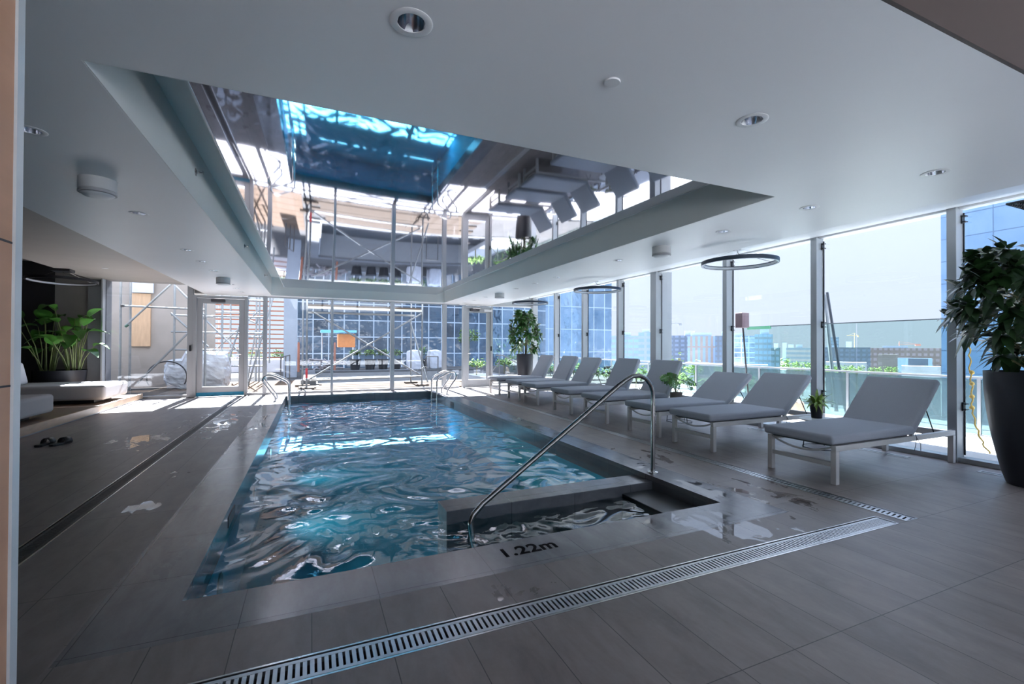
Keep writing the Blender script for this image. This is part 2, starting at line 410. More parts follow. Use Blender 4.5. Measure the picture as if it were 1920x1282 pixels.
# ------------------------------------------------------------------ room shell
XL, XR, YB, YF = -6.7, 6.66, -3.0, 13.1
ZC = 2.48
PX0, PX1, PY0, PY1 = -0.57, 3.02, 2.70, 12.53
CX0, CX1, CY0, CY1 = -0.92, 3.33, 2.34, 12.86
DR = [(-1.0, 3.83, 1.875, 2.03), (3.925, 4.07, 1.875, 11.6), (-1.64, -1.50, 0.6, 11.6)]
rect_cells(XL, XR, YB, YF + 0.2, [(CX0, CX1, CY0, CY1)] + DR, 0.0, -0.12).build('floor', floor_m, kind='structure')
rect_cells(CX0, CX1, CY0, CY1, [(PX0, PX1, PY0, PY1)], 0.0, -0.045).build('trim_1', coping_m, kind='structure')
# pool shell: tiled waterline band, teal plaster below
bm_ = MB()
for a, b, c, d in ((PX0 - 0.3, PX0, PY0 - 0.3, PY1 + 0.3), (PX1, PX1 + 0.3, PY0 - 0.3, PY1 + 0.3), (PX0, PX1, PY0 - 0.3, PY0), (PX0, PX1, PY1, PY1 + 0.3)):
    bm_.box(a, b, c, d, -0.22, -0.045)
bm_.build('trim_2', band_m, kind='structure')
ps = MB()
for a, b, c, d in ((PX0 - 0.3, PX0, PY0 - 0.3, PY1 + 0.3), (PX1, PX1 + 0.3, PY0 - 0.3, PY1 + 0.3), (PX0, PX1, PY0 - 0.3, PY0), (PX0, PX1, PY1, PY1 + 0.3)):
    ps.box(a, b, c, d, -1.55, -0.22)
ps.box(PX0, PX1, PY0, PY1, -1.55, -0.85)
pool = ps.build('pool_basin', teal_m, kind='structure')
# dark tiled entry steps and the low bar wall in the near right corner of the pool
st = MB()
st.box(2.66, PX1, PY0, 3.50, -0.86, -0.12); st.box(2.34, 2.66, PY0, 3.50, -0.86, -0.42); st.box(1.98, 2.34, PY0, 3.50, -0.86, -0.62)
st.box(0.98, 1.98, PY0, 3.50, -0.86, -0.72)
st.build('pool_steps', darkstep_m, kind='structure', bevel=0.006)
bar = MB().box(0.98, PX1, 3.50, 3.77, -0.86, -0.05).build('pool_bench_wall', band_m, kind='structure', bevel=0.005)

# ceiling
RX0, RX1, RY0, RY1 = -0.92, 3.47, 2.55, 12.72
ZT = 2.95
YR = [3.51, 5.32, 7.12, 8.0, 8.91, 10.77, 11.5, 12.2]
YR2 = [2.63, 3.55, 5.36, 7.15, 8.01, 8.92, 10.8, 11.7, 12.54]
DL = [(-1.49, y) for y in YR] + [(4.01, y) for y in YR2] + [(0.34, 1.74), (2.18, 1.74), (4.01, 1.74)]
cm = rect_cells(-2.37, 4.89, 0.95, YF, [(RX0, RX1, RY0, RY1)] + [(x - 0.05, x + 0.05, y - 0.05, y + 0.05) for x, y in DL], ZT + 0.15, ZC)
cm.build('ceiling', paint_m, kind='structure')
MB().box(RX0, RX1, RY0, RY1, ZT - 0.02, ZT + 0.15).build('ceiling_recess_top', recess_m, kind='structure')
rw = MB(); t_ = 0.006
rw.box(RX0, RX0 + t_, RY0, RY1, ZC + 0.001, ZT - 0.02); rw.box(RX1 - t_, RX1, RY0, RY1, ZC + 0.001, ZT - 0.02)
rw.box(RX0 + t_, RX1 - t_, RY0, RY0 + t_, ZC + 0.001, ZT - 0.02); rw.box(RX0 + t_, RX1 - t_, RY1 - t_, RY1, ZC + 0.001, ZT - 0.02)
rw.build('ceiling_recess_sides', recess_m, kind='structure')
MB().prism([(4.89, ZC), (XR, 2.83), (XR, 3.1), (4.89, 3.1)], 'y', YB, YF + 0.2).build('ceiling_window_slope', paint_m, kind='structure')
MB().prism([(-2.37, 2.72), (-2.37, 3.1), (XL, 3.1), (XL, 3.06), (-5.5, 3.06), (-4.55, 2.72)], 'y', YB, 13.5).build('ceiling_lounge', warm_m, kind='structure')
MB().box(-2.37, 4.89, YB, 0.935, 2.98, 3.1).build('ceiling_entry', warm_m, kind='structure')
MB().box(-2.37, 4.89, 0.935, 0.95, ZC, 2.98).build('trim_3', brown_m, kind='structure')
MB().box(XL - 0.3, XR + 1.2, YB - 0.3, YF + 0.55, 3.1, 3.5).build('roof', conc_m, kind='structure')
# side and back walls
MB().box(XL - 0.2, XL, YB, 13.5, -0.12, 3.1).build('wall_left', dark_m, kind='structure')
MB().box(XL - 0.2, -1.5, YB - 0.2, YB, -0.12, 3.1).build('wall_back', taupe_m, kind='structure')
MB().box(-1.5, XR + 0.1, YB - 0.2, YB, -0.12, 0.0).build('baseboard_back', alu_m, kind='structure')
# angled lounge wall: black recess then taupe panels then a grey pier
MB().box(XL, -5.20, 13.3, 13.5, 0.0, 3.06).build('wall_lounge_dark', dark_m, kind='structure')
MB().box(-5.20, -4.60, 13.3, 13.5, 0.0, 3.06).build('wall_lounge', taupe_m, kind='structure')
MB().box(-4.60, -4.27, 13.2, 13.5, 0.0, 2.72).build('wall_lounge_pier', mat('blue_grey_pier', (0.16, 0.165, 0.18), 0.6), kind='structure')
# timber clad wall end right beside the camera, with a pale metal edge
MB().box(-0.68, -0.55, -1.2, 1.238, 0.0, ZC).build('wall_entry', wood_m, kind='structure')
MB().box(-0.69, -0.545, 1.238, 1.262, 0.0, ZC).build('trim_4', mat('pale_metal_edge', (0.66, 0.70, 0.72), 0.4, 0.2), kind='structure')
tj = MB()
for z in (0.55, 1.165, 1.45, 2.05): tj.box(-0.5502, -0.5485, -1.2, 1.236, z, z + 0.004)
tj.build('trim_5', dark_m, kind='structure')


# ------------------------------------------------------------------ window walls
def empty(name, loc=(0, 0, 0), kind=None):
    o = bpy.data.objects.new(name, None); C.objects.link(o); o.location = loc; o.empty_display_size = 0.1
    if kind: o['kind'] = kind
    return o


wn_ = 0
GX = 6.60
mull = [-3.0, -1.9, -0.4, 1.11, 2.62, 4.13, 5.64, 7.38, 8.62, 10.11, 11.61, 13.04]
for i, y in enumerate(mull[:-1]):
    y2 = mull[i + 1]; wn_ += 1
    W = empty('window_%d' % wn_, (6.45, y, 0), 'structure')
    wd = 0.17 if abs(y - 7.38) < 0.01 else 0.085
    mm = MB().box(0, 0.15, 0, wd, 0, 2.80)
    if wd > 0.1: mm.box(0.15, 0.42, 0, wd, 0, 2.80).box(0.138, 0.15, -0.006, wd, 0.0, 2.8)
    mm.build('mullion', alu_m, W, bevel=0.004)
    MB().box(0.142, 0.158, -0.012, -0.0, 0.07, 2.74).build('gasket', alu_d, W)
    MB().box(0.02, 0.17, wd, y2 - y, 0.0, 0.055).build('sill', alu_m, W, bevel=0.004)
    MB().box(0.06, 0.17, wd, y2 - y, 2.775, 2.85).build('head', paint_m, W)
    MB().box(0.146, 0.154, wd, y2 - y - 0.022, 0.055, 2.76).build('pane', glass_m, W)
    for z in (0.56, 1.52, 2.62):
        MB().box(0.10, 0.135, -0.012, -0.0005, z, z + 0.09).box(0.085, 0.14, -0.045, -0.012, z + 0.07, z + 0.082).box(0.085, 0.14, -0.045, -0.012, z + 0.008, z + 0.02).build('clip', black_m, W)
# far wall: glazing with two doors.  x edges of the posts
def post(par, x0, x1, z0, z1, y0=-0.10, y1=0.05, name='mullion', m=None): return MB().box(x0, x1, y0, y1, z0, z1).build(name, m or alu_m, par, bevel=0.003)
FW = [(-4.27, -2.70, 2.72), (-1.45, -1.12, ZC), (-1.03, 0.47, ZC), (0.53, 2.02, ZC), (2.12, 3.51, ZC), (3.62, 4.02, ZC), (5.06, 6.43, 2.79)]
posts = [(-4.30, -4.27, 2.72), (-2.70, -2.59, ZC), (-1.12, -1.03, ZC), (0.47, 0.53, ZC), (2.02, 2.12, ZC), (3.51, 3.62, ZC), (4.02, 4.12, ZC), (6.43, 6.6, 2.82)]
for i, (a, b, zt) in enumerate(FW):
    wn_ += 1; W = empty('window_%d' % wn_, (a, YF, 0), 'structure')
    if i < len(posts):
        p = [q for q in posts if abs(q[1] - a) < 0.02]
        if p: post(W, p[0][0] - a, p[0][1] - a, 0, p[0][2])
    MB().box(0, b - a, -0.06, 0.05, 0, 0.06).build('sill', alu_m, W, bevel=0.003)
    if zt == ZC: MB().box(0, b - a, -0.05, 0.05, ZC - 0.025, ZC).build('head', alu_m, W)
    MB().box(0, b - a, -0.004, 0.004, 0.06, zt - (0.025 if zt == ZC else 0.0)).build('pane', glass_m, W)
W = empty('trim_6', (0, YF, 0), 'structure')
post(W, -2.70, -2.59, 0, ZC + 0.25); post(W, 6.43, 6.6, 0, 2.8); post(W, 0.0, 0.001, 0, 0.01)
bpy.data.objects.remove(W.children[-1])
MB().box(-2.59, 6.6, 0.06, 0.4, ZC + 0.02, 3.1).build('lintel', conc_m, W)


def door(n, x0, x1, closer_x, hinge_left, reader_x, tape):
    D = empty('door_%d' % n, (x0, YF, 0), 'structure'); wdt = x1 - x0; H = 2.44; j = 0.07
    MB().box(0, j, -0.11, 0.05, 0, H).box(wdt - j, wdt, -0.11, 0.05, 0, H).box(j, wdt - j, -0.11, 0.05, H - 0.06, H).build('door_frame', alu_m, D, bevel=0.004)
    a, b, t0, t1, s = j + 0.006, wdt - j - 0.006, -0.07, -0.02, 0.115
    LF = MB().box(a, a + s, t0, t1, 0.01, H - 0.07).box(b - s, b, t0, t1, 0.01, H - 0.07).box(a + s, b - s, t0, t1, 0.01, 0.24).box(a + s, b - s, t0, t1, H - 0.19, H - 0.07).build('door_leaf', alu_m, D, bevel=0.004)
    MB().box(a + s, b - s, -0.048, -0.042, 0.24, H - 0.19).build('pane', glass_m, LF)
    MB().box(closer_x - x0 - 0.17, closer_x - x0 + 0.12, -0.145, -0.072, H - 0.15, H - 0.08).build('closer', mat('dark_bronze_closer', (0.10, 0.10, 0.11), 0.4, 0.6), D, bevel=0.006)
    MB().tube([(closer_x - x0 - 0.1, -0.14, H - 0.07), (closer_x - x0 + 0.12, -0.2, H - 0.065), (closer_x - x0 + 0.22, -0.12, H - 0.06)], 0.008, 6).build('closer_arm', steel_m, D)
    MB().box(reader_x - x0 - 0.02, reader_x - x0 + 0.02, -0.145, -0.112, 1.10, 1.24).build('card_reader', black_m, D, bevel=0.005)
    MB().tube([(b - s * 0.5, -0.075, 1.02), (b - s * 0.5, -0.12, 1.02), (b - s * 0.5 - 0.10, -0.12, 1.02)] if hinge_left else [(a + s * 0.5, -0.075, 1.02), (a + s * 0.5, -0.12, 1.02), (a + s * 0.5 + 0.1, -0.12, 1.02)], 0.009, 6).build('handle', steel_m, LF)
    if tape: MB().box(a, b, t0 - 0.012, t0 - 0.0005, 0.012, 0.105).build('tape', blue_m, LF)
    else: MB().box(wdt - 0.30, wdt - 0.05, -0.165, -0.112, H - 0.16, H - 0.09).build('sensor', white_m, D, bevel=0.008)
    return D


for x in (-1.5, 0.5, 2.5, 4.5):  # added unseen back glazing, lets sky light in from behind the camera
    wn_ += 1; W = empty('window_%d' % wn_, (x, YB, 0), 'structure')
    MB().box(0, 0.09, -0.15, 0, 0, 2.98).build('mullion', alu_m, W); MB().box(0.09, 2.0, -0.1, -0.02, 0, 0.06).build('sill', alu_m, W)
    MB().box(0.09, 2.0, -0.064, -0.056, 0.06, 2.98).build('pane', glass_m, W)
door(1, -2.59, -1.45, -2.05, True, -2.63, True)
door(2, 4.12, 5.06, 4.50, False, 5.0, False)

# ------------------------------------------------------------------ water
nx, ny = 150, 400
xs = np.linspace(PX0 + 0.001, PX1 - 0.001, nx); ys = np.linspace(PY0 + 0.001, PY1 - 0.001, ny)
Xg, Yg = np.meshgrid(xs, ys)
rng = np.random.RandomState(4)
def waves(X, Y, lam, n, seed, spread=math.pi, d0=0.0):
    r = np.random.RandomState(seed); h = np.zeros_like(X)
    for _ in range(n):
        th = d0 + (r.rand() - 0.5) * 2 * spread; k = 2 * math.pi / (lam * (0.7 + 0.7 * r.rand())); ph = r.rand() * 6.28
        h += np.sin((X * math.cos(th) + Y * math.sin(th)) * k + ph) / n ** 0.5 * lam
    return h
wx = Xg + 0.10 * waves(Xg, Yg, 1.2, 5, 11); wy = Yg + 0.10 * waves(Xg, Yg, 1.1, 5, 12)
Zw = 0.0060 * waves(wx, wy, 0.8, 9, 1) + 0.0145 * waves(wx, wy, 0.34, 16, 2) + 0.0060 * waves(wx, wy, 0.18, 16, 3)
ent = np.clip((Xg - 0.4) / 0.7, 0, 1) * np.clip((3.75 - Yg) / 0.3, 0, 1)
far = np.clip((Yg - 9.0) / 2.5, 0, 1)
Zw = Zw + ent * (0.022 * waves(wx, wy, 0.15, 16, 5) + 0.024 * waves(wx, wy, 0.08, 16, 6)) + far * 0.008 * waves(wx, wy, 0.22, 12, 7)
edge = np.minimum.reduce([Xg - PX0, PX1 - Xg, Yg - PY0, PY1 - Yg]); 
V = np.stack([Xg.ravel(), Yg.ravel(), (Zw - 0.15).ravel()], 1)
idx = np.arange(nx * ny).reshape(ny, nx)
Fq = np.stack([idx[:-1, :-1].ravel(), idx[:-1, 1:].ravel(), idx[1:, 1:].ravel(), idx[1:, :-1].ravel()], 1)
me = bpy.data.meshes.new('pool_water'); me.from_pydata(V.tolist(), [], Fq.tolist()); me.update()
me.polygons.foreach_set('use_smooth', [True] * len(me.polygons)); me.materials.append(water_m)
wob = bpy.data.objects.new('pool_water', me); C.objects.link(wob)
tag(wob, 'rippling turquoise water filling the long indoor pool', 'water', kind='stuff')

# ------------------------------------------------------------------ glossy ceiling panel over the pool
mp_ = thing('mirror_ceiling_panel', 'glossy mirror panel hung in the ceiling recess above the pool', 'ceiling panel', (-0.64, 2.85, 2.69))
LX, LY = 3.86, 9.78
n1_, n2_ = 24, 48; vv, ff = [], []
for j in range(n2_ + 1):
    for i in range(n1_ + 1):
        u, v = i / n1_, j / n2_
        sag = 0.03 * (1 - (2 * u - 1) ** 2) * (1 - (2 * v - 1) ** 2)
        vv.append((0.012 + (LX - 0.024) * u, 0.012 + (LY - 0.024) * v, 0.004 - sag))
for j in range(n2_):
    for i in range(n1_):
        a = j * (n1_ + 1) + i; ff.append((a, a + n1_ + 1, a + n1_ + 2, a + 1))
MB().add(vv, ff).build('reflective_film', film_m, mp_, smooth=True)
MB().box(0, 0.012, 0, LY, 0, 0.06).box(LX - 0.012, LX, 0, LY, 0, 0.06).box(0.012, LX - 0.012, 0, 0.012, 0, 0.06).box(0.012, LX - 0.012, LY - 0.012, LY, 0, 0.06).build('edge_frame', white_m, mp_)
MB().box(0.012, LX - 0.012, 0.012, LY - 0.012, 0.045, 0.06).box(0.5, 0.54, 0.5, LY - 0.5, 0.06, 0.24).box(LX - 0.54, LX - 0.5, 0.5, LY - 0.5, 0.06, 0.24).build('backing_board', white_m, mp_)

# ------------------------------------------------------------------ floor drains
def drain(name, label, x0, x1, y0, y1, along, pitch, slot, skew=0.0, gm=None):
    D = thing(name, label, 'drain', (x0, y0, 0)); L, Wd = x1 - x0, y1 - y0
    MB().box(0, L, 0, Wd, -0.10, -0.09).build('channel', black_m, D)
    fr = MB(); b = 0.010
    fr.box(0, L, 0, b, -0.03, 0.003).box(0, L, Wd - b, Wd, -0.03, 0.003).box(0, b, b, Wd - b, -0.03, 0.003).box(L - b, L, b, Wd - b, -0.03, 0.003)
    fr.build('frame', steel_m, D)
    g = MB(); m_ = 0.018
    if along == 'x':
        g.box(b + .004, L - b - .004, b + m_ * .4, b + m_ * 1.4, -0.02, 0.0); g.box(b + .004, L - b - .004, Wd - b - m_ * 1.4, Wd - b - m_ * .4, -0.02, 0.0)
        t = b + 0.006
        while t < L - b - 0.02:
            g.box(t, t + pitch - slot, b + m_ * 1.4, Wd - b - m_ * 1.4, -0.018, -0.001); t += pitch
    else:
        g.box(b + m_ * .4, b + m_ * 1.4, b + .004, L * 0 + Wd - b - .004, -0.02, 0.0); g.box(L - b - m_ * 1.4, L - b - m_ * .4, b + .004, Wd - b - .004, -0.02, 0.0)
        t = b + 0.006
        while t < Wd - b - 0.02:
            xa, xb = b + m_ * 1.4, L - b - m_ * 1.4
            g.prism([(xa, t), (xb, t + skew), (xb, t + skew + pitch - slot), (xa, t + pitch - slot)], 'z', -0.018, -0.001); t += pitch
    g.build('grate_bars', gm or grate_m, D)
    return D


drain('floor_drain', 'wide slotted steel drain across the floor at the near end of the pool', *DR[0], 'x', 0.026, 0.0105)
drain('floor_drain', 'narrow slotted steel drain along the foot of the sun loungers', *DR[1], 'y', 0.034, 0.013, skew=0.012)
drain('floor_drain', 'dark slotted steel drain running along the left side of the pool', *DR[2], 'y', 0.022, 0.010, gm=mat('dull_grating', (0.10, 0.095, 0.095), 0.5, 0.7, var=0.1, scale=30))
for y0, y1, lb in ((2.95, 5.0, 'flush white metal floor vent behind the two nearest loungers'), (5.6, 7.9, 'flush white metal floor vent by the window behind the middle loungers'), (1.9, 2.35, 'short flush floor vent beside the large black planter')):
    D = thing('floor_vent', lb, 'vent', (6.16, y0, 0.0))
    MB().box(0, 0.10, 0, y1 - y0, 0.0, 0.004).build('frame', frame_m, D)
    MB().box(0.03, 0.07, 0.02, y1 - y0 - 0.02, 0.004, 0.0045).build('slot', black_m, D)

# depth marker in the coping
cu = bpy.data.curves.new('depth_text', 'FONT'); cu.body = '1.22m'; cu.size = 0.148; cu.extrude = 0.0006; cu.offset = 0.0035; cu.space_character = 1.05
_t = bpy.data.objects.new('depth_text', cu); C.objects.link(_t); bpy.context.view_layer.update()
tme = bpy.data.meshes.new_from_object(_t.evaluated_get(bpy.context.evaluated_depsgraph_get())); bpy.data.objects.remove(_t)
tme.materials.clear(); tme.materials.append(text_m)
to = bpy.data.objects.new('depth_marking', tme); C.objects.link(to); to.location = (1.04, 2.502, 0.0012)
tag(to, 'engraved depth marking 1.22m in the near pool coping', 'marking')
# added unseen lamps on the left pool wall, brightening the water from inside
for y_, lb in ((3.7, 'added underwater fill lamp nearest the camera in the left wall'), (5.8, 'second added underwater fill lamp from the camera in the left wall'), (7.9, 'third added underwater fill lamp from the camera in the left wall'), (10.0, 'added underwater fill lamp nearest the far ladders in the left wall')):
    D = thing('pool_fill_lamp', lb, 'fill lamp', (PX0, y_, -0.42), -math.pi / 2)
    o = MB().lathe([(0.0005, 0.0), (0.09, 0.0), (0.10, 0.01), (0.0005, 0.012)], n=28, caps=False).build('fill_lamp_housing', steel_m, D); o.rotation_euler = (-math.pi / 2, 0, 0)
    L_ = bpy.data.lights.new('pool_fill_light', 'SPOT'); L_.energy = 9; L_.spot_size = math.radians(125); L_.spot_blend = 1.0; L_.shadow_soft_size = 0.1; L_.color = (0.85, 0.97, 1.0)
    lo = bpy.data.objects.new('pool_fill_light', L_); C.objects.link(lo); lo.parent = D; lo.location = (0, 0.03, 0); lo.rotation_euler = (math.pi / 2, 0, 0)
# skimmer openings
for nm_, x, y, lb in (('s', PX1 - 0.004, 10.2, 'dark skimmer slot in the right pool wall near the far ladder'), ('s', PX0 + 0.004, 4.05, 'dark skimmer slot in the left pool wall near the camera')):
    s_ = 1 if x > 0 else -1
    o = MB().box(x, x + s_ * 0.003, y, y + 0.32, -0.14, -0.06).build('skimmer_opening', black_m); tag(o, lb, 'skimmer')
o = MB().add([(2.95 + 0.02 * math.cos(a), 2.93, 0) for a in (0,)], []) if False else None

# ------------------------------------------------------------------ handrail and ladders
def rail_thing():
    R_ = thing('handrail', 'dark steel grab rail sloping from the pool deck down into the water', 'handrail', (3.11, 3.60, 0))
    pts = [(0, 0, 0.0), (0, 0, 0.80), (-0.03, -0.005, 0.87), (-0.10, -0.016, 0.935), (-0.19, -0.03, 0.968), (-0.29, -0.045, 0.965), (-0.38, -0.06, 0.93), (-0.47, -0.075, 0.885),
           (-1.90, -0.30, 0.045), (-1.98, -0.318, -0.02), (-2.01, -0.325, -0.08), (-2.0, -0.325, -0.15), (-1.97, -0.32, -0.30), (-1.97, -0.32, -0.6)]
    P = [Vector(p) for p in pts]; out = []
    for i in range(len(P) - 1):
        a = P[max(i - 1, 0)]; b = P[i]; c = P[i + 1]; d = P[min(i + 2, len(P) - 1)]
        n = 5
        L = (c - b).length
        for k in range(n):
            t = k / n
            if L > 0.6: out.append(b.lerp(c, t))
            else: out.append(0.5 * ((2 * b) + (c - a).normalized() * (c - b).length * 0 + (-a + c) * t * min(1, L / max((b - a).length, 1e-3)) * 1.0 * (1 - t) + (c - b) * 2 * t) if False else b.lerp(c, t))
    out.append(P[-1])
    MB().tube(out, 0.0215, 14).build('rail', bronze_m, R_, smooth=True)
    MB().lathe([(0.052, 0.0), (0.052, 0.010), (0.046, 0.014), (0.024, 0.016), (0.024, 0.03)], n=28).build('base_flange', steel_m, R_, smooth=True)
rail_thing()


def ladder(xw, sgn, y0, y1, label):
    L_ = thing('pool_ladder', label, 'ladder', (xw, y0, 0))
    for y in (0, y1 - y0):
        pts = smooth_path([(sgn * 0.16, y, 0.0), (sgn * 0.16, y, 0.09), (sgn * 0.42, y, 0.46), (sgn * 0.36, y, 0.58), (sgn * 0.22, y, 0.58), (sgn * -0.11, y, 0.41), (sgn * -0.11, y, -0.95)], 0.11, 7)
        MB().tube(pts, 0.021, 12).build('side_rail', steel_m, L_, smooth=True)
        MB().lathe([(0.045, 0.0), (0.045, 0.008), (0.024, 0.012)], (sgn * 0.16, y, 0.0005), n=20).build('flange', steel_m, L_, smooth=True)
    for z in (-0.35, -0.62, -0.88):
        MB().box(sgn * -0.15, sgn * -0.07, 0, y1 - y0, z, z + 0.02).build('tread', steel_m, L_)
ladder(PX0, -1, 11.40, 11.95, 'chrome pool ladder rails at the far left corner of the pool')
ladder(PX1, 1, 11.35, 11.90, 'chrome pool ladder rails at the far right corner of the pool')

# ------------------------------------------------------------------ sun loungers
def lounger(label, y, ang):
    W_ = 0.68
    R_ = thing('sun_lounger', label, 'sun lounger', (4.36, y, 0), 0, 'grey cushioned sun loungers facing the pool')
    fr = MB(); fr.box(0, 2.06, 0, 0.045, 0.30, 0.352); fr.box(0, 2.06, W_ - 0.045, W_, 0.30, 0.352); fr.box(2.02, 2.06, 0.045, W_ - 0.045, 0.27, 0.34)
    fr.box(0.5, 0.53, 0.045, W_ - 0.045, 0.315, 0.34).box(1.20, 1.24, 0.045, W_ - 0.045, 0.315, 0.34)
    fr.build('frame', frame_m, R_, bevel=0.004)
    for (x, yy, rear) in ((0, 0, 0), (0, W_ - 0.05, 0), (2.012, 0, 1), (2.012, W_ - 0.05, 1)):
        MB().box(x, x + 0.05, yy, yy + 0.05, 0, 0.299).build('leg', frame_m, R_, bevel=0.004)
    MB().box(0.008, 0.042, 0.05, W_ - 0.05, 0.155, 0.195).build('stretcher', frame_m, R_, bevel=0.003)
    pts = [(0.02, 0.045 + (W_ - 0.09) * t, 0.335 - 0.07 * math.sin(math.pi * t) ** 0.8) for t in [i / 14 for i in range(15)]]
    MB().tube(pts, 0.010, 8).build('curved_bar', frame_m, R_, smooth=True)
    SCu = MB().box(-0.055, 1.27, -0.005, W_ + 0.005, 0.362, 0.448).build('seat_cushion', fab_m, R_, bevel=0.028, seg=4, smooth=True)
    MB().box(0.02, 1.24, 0.05, W_ - 0.05, 0.34, 0.362).build('slat_base', black_m, R_)
    bc = MB().box(0.0, 0.72, -0.005, W_ + 0.005, 0.018, 0.095).build('back_cushion', fab_m, R_, bevel=0.028, seg=4, smooth=True, loc=(1.275, 0, 0.345))
    bf = MB().box(0.0, 0.69, 0.02, 0.05, -0.008, 0.018).box(0.0, 0.69, W_ - 0.05, W_ - 0.02, -0.008, 0.018).box(0.66, 0.69, 0.05, W_ - 0.05, -0.008, 0.018).build('back_frame', frame_m, R_, loc=(1.275, 0, 0.345))
    for o in (bc, bf): o.rotation_euler = (0, -math.radians(ang), 0)
    a = math.radians(ang); hx, hz = 1.275 + 0.42 * math.cos(a), 0.345 + 0.42 * math.sin(a)
    for yy in (0.055, W_ - 0.055): MB().tube([(hx, yy, hz), (hx + 0.18, yy, 0.34)], 0.006, 6).build('prop_rod', black_m, R_)
    MB().tube([(1.27, -0.006, 0.37), (1.28, -0.012, 0.33), (1.24, -0.02, 0.25), (1.215, -0.02, 0.21)], 0.003, 6).tube([(1.28, -0.012, 0.33), (1.33, -0.022, 0.27), (1.335, -0.02, 0.2)], 0.003, 6).build('tie_cord', black_m, SCu)
    return R_


YL = [2.62, 4.00, 4.93, 6.14, 7.25, 8.61, 9.53, 10.75]
lab = ['grey cushioned sun lounger nearest the camera, standing next to the large black planter',
       'grey sun lounger second from the camera, with a fern on a table at its right',
       'grey sun lounger third from the camera, its backrest reclined lowest of all',
       'grey sun lounger fourth from the camera, upright backrest partly behind a split-leaf plant',
       'grey sun lounger fifth from the camera, in front of the wide window column',
       'grey sun lounger sixth from the camera, third from the far planter',
       'grey sun lounger seventh from the camera, second from the far end of the row',
       'grey sun lounger at the far end of the row, in front of the tall planter']
for i, y in enumerate(YL): lounger(lab[i], y, (45, 41, 37, 60, 61, 58, 61, 61)[i])


# ------------------------------------------------------------------ leaves and plants
def leaf(mb, base, d, up, L, Wd, curl=0.25, n=6, pointed=1.0, fold=0.15):
    d = Vector(d).normalized(); up = Vector(up); s = d.cross(up)
    if s.length < 1e-3: s = d.cross(Vector((1, 0, 0)))
    s.normalize(); nrm = s.cross(d).normalized(); b = Vector(base); vs_, fs_ = [], []
    for i in range(n + 1):
        t = i / n; w_ = Wd * 0.5 * (math.sin(math.pi * min(1, t ** (0.75)) * (0.999)) ** pointed) + 0.0008
        c = b + d * (L * t) - Vector((0, 0, 1)) * (curl * L * t * t) + nrm * 0
        vs_ += [c - s * w_ + nrm * (fold * w_), c, c + s * w_ + nrm * (fold * w_)]
    for i in range(n):
        k = 3 * i; fs_ += [(k, k + 1, k + 4, k + 3), (k + 1, k + 2, k + 5, k + 4)]
    mb.add(vs_, fs_)


def rdir(r, up=0.0):
    a = r.random() * 2 * math.pi; z = r.uniform(-1, 1) * 0.6 + up; h = math.sqrt(max(0.05, 1 - min(0.95, z * z)))
    return Vector((math.cos(a) * h, math.sin(a) * h, z)).normalized()


def vase(name, par, R1, R0, H_):
    prof = [(0.0, 0.0), (R0 * 0.96, 0.0), (R0, 0.012)]
    for i in range(1, 13):
        t = i / 12; prof.append((R0 + (R1 - R0) * (math.sin(t * math.pi / 2) ** 0.9), H_ * t))
    prof += [(R1 - 0.018, H_), (R1 - 0.022, H_ - 0.06), (0.0, H_ - 0.06)]
    pv = MB().lathe(prof, n=48, caps=False).build(name, pot_m, par, smooth=True)
    MB().lathe([(0.001, H_ - 0.058), (R1 - 0.024, H_ - 0.058), (R1 - 0.024, H_ - 0.05), (0.001, H_ - 0.05)], n=32, caps=False).build('soil', soil_m, pv)


def bushy(par, seed, H_, base, top, rad, nwh, L, Wd, m, trunks=3, droop=0.35, wl=7):
    r = random.Random(seed); st = MB(); fo = MB()
    tips = []
    for k in range(trunks):
        a = k * 2.1 + r.random(); p0 = Vector((0.05 * math.cos(a), 0.05 * math.sin(a), H_ - 0.06)); p1 = Vector((rad * 0.25 * math.cos(a), rad * 0.25 * math.sin(a), top - 0.15))
        st.tube([p0, p0.lerp(p1, 0.5) + Vector((0.02, 0.01, 0)), p1], [0.012, 0.010, 0.006], 6)
    for _ in range(nwh):
        t = r.random(); z = base + (top - base) * t
        rr = rad * (0.35 + 0.65 * r.random() ** 0.5) * math.sin(math.pi * (0.18 + 0.72 * t)) ** 0.5
        a = r.random() * 2 * math.pi; c = Vector((rr * math.cos(a), rr * math.sin(a), z))
        st.tube([Vector((c.x * 0.15, c.y * 0.15, z - 0.12 - 0.1 * rr)), c], 0.0035, 4)
        out = Vector((math.cos(a), math.sin(a), 0.25))
        for q in range(wl):
            b = 2 * math.pi * q / wl + r.random() * 0.5
            side = out.cross(Vector((0, 0, 1))).normalized(); d = out * 0.45 + side * math.cos(b) + Vector((0, 0, 1)) * math.sin(b) * 0.75 + Vector((0, 0, -0.15))
            leaf(fo, c, d, Vector((0, 0, 1)) + out * 0.3, L * r.uniform(0.7, 1.15), Wd * r.uniform(0.8, 1.15), droop * r.uniform(0.4, 1.3), 5)
    st.build('stems', stem_m, par, smooth=True); fo.build('foliage', m, par, smooth=True)


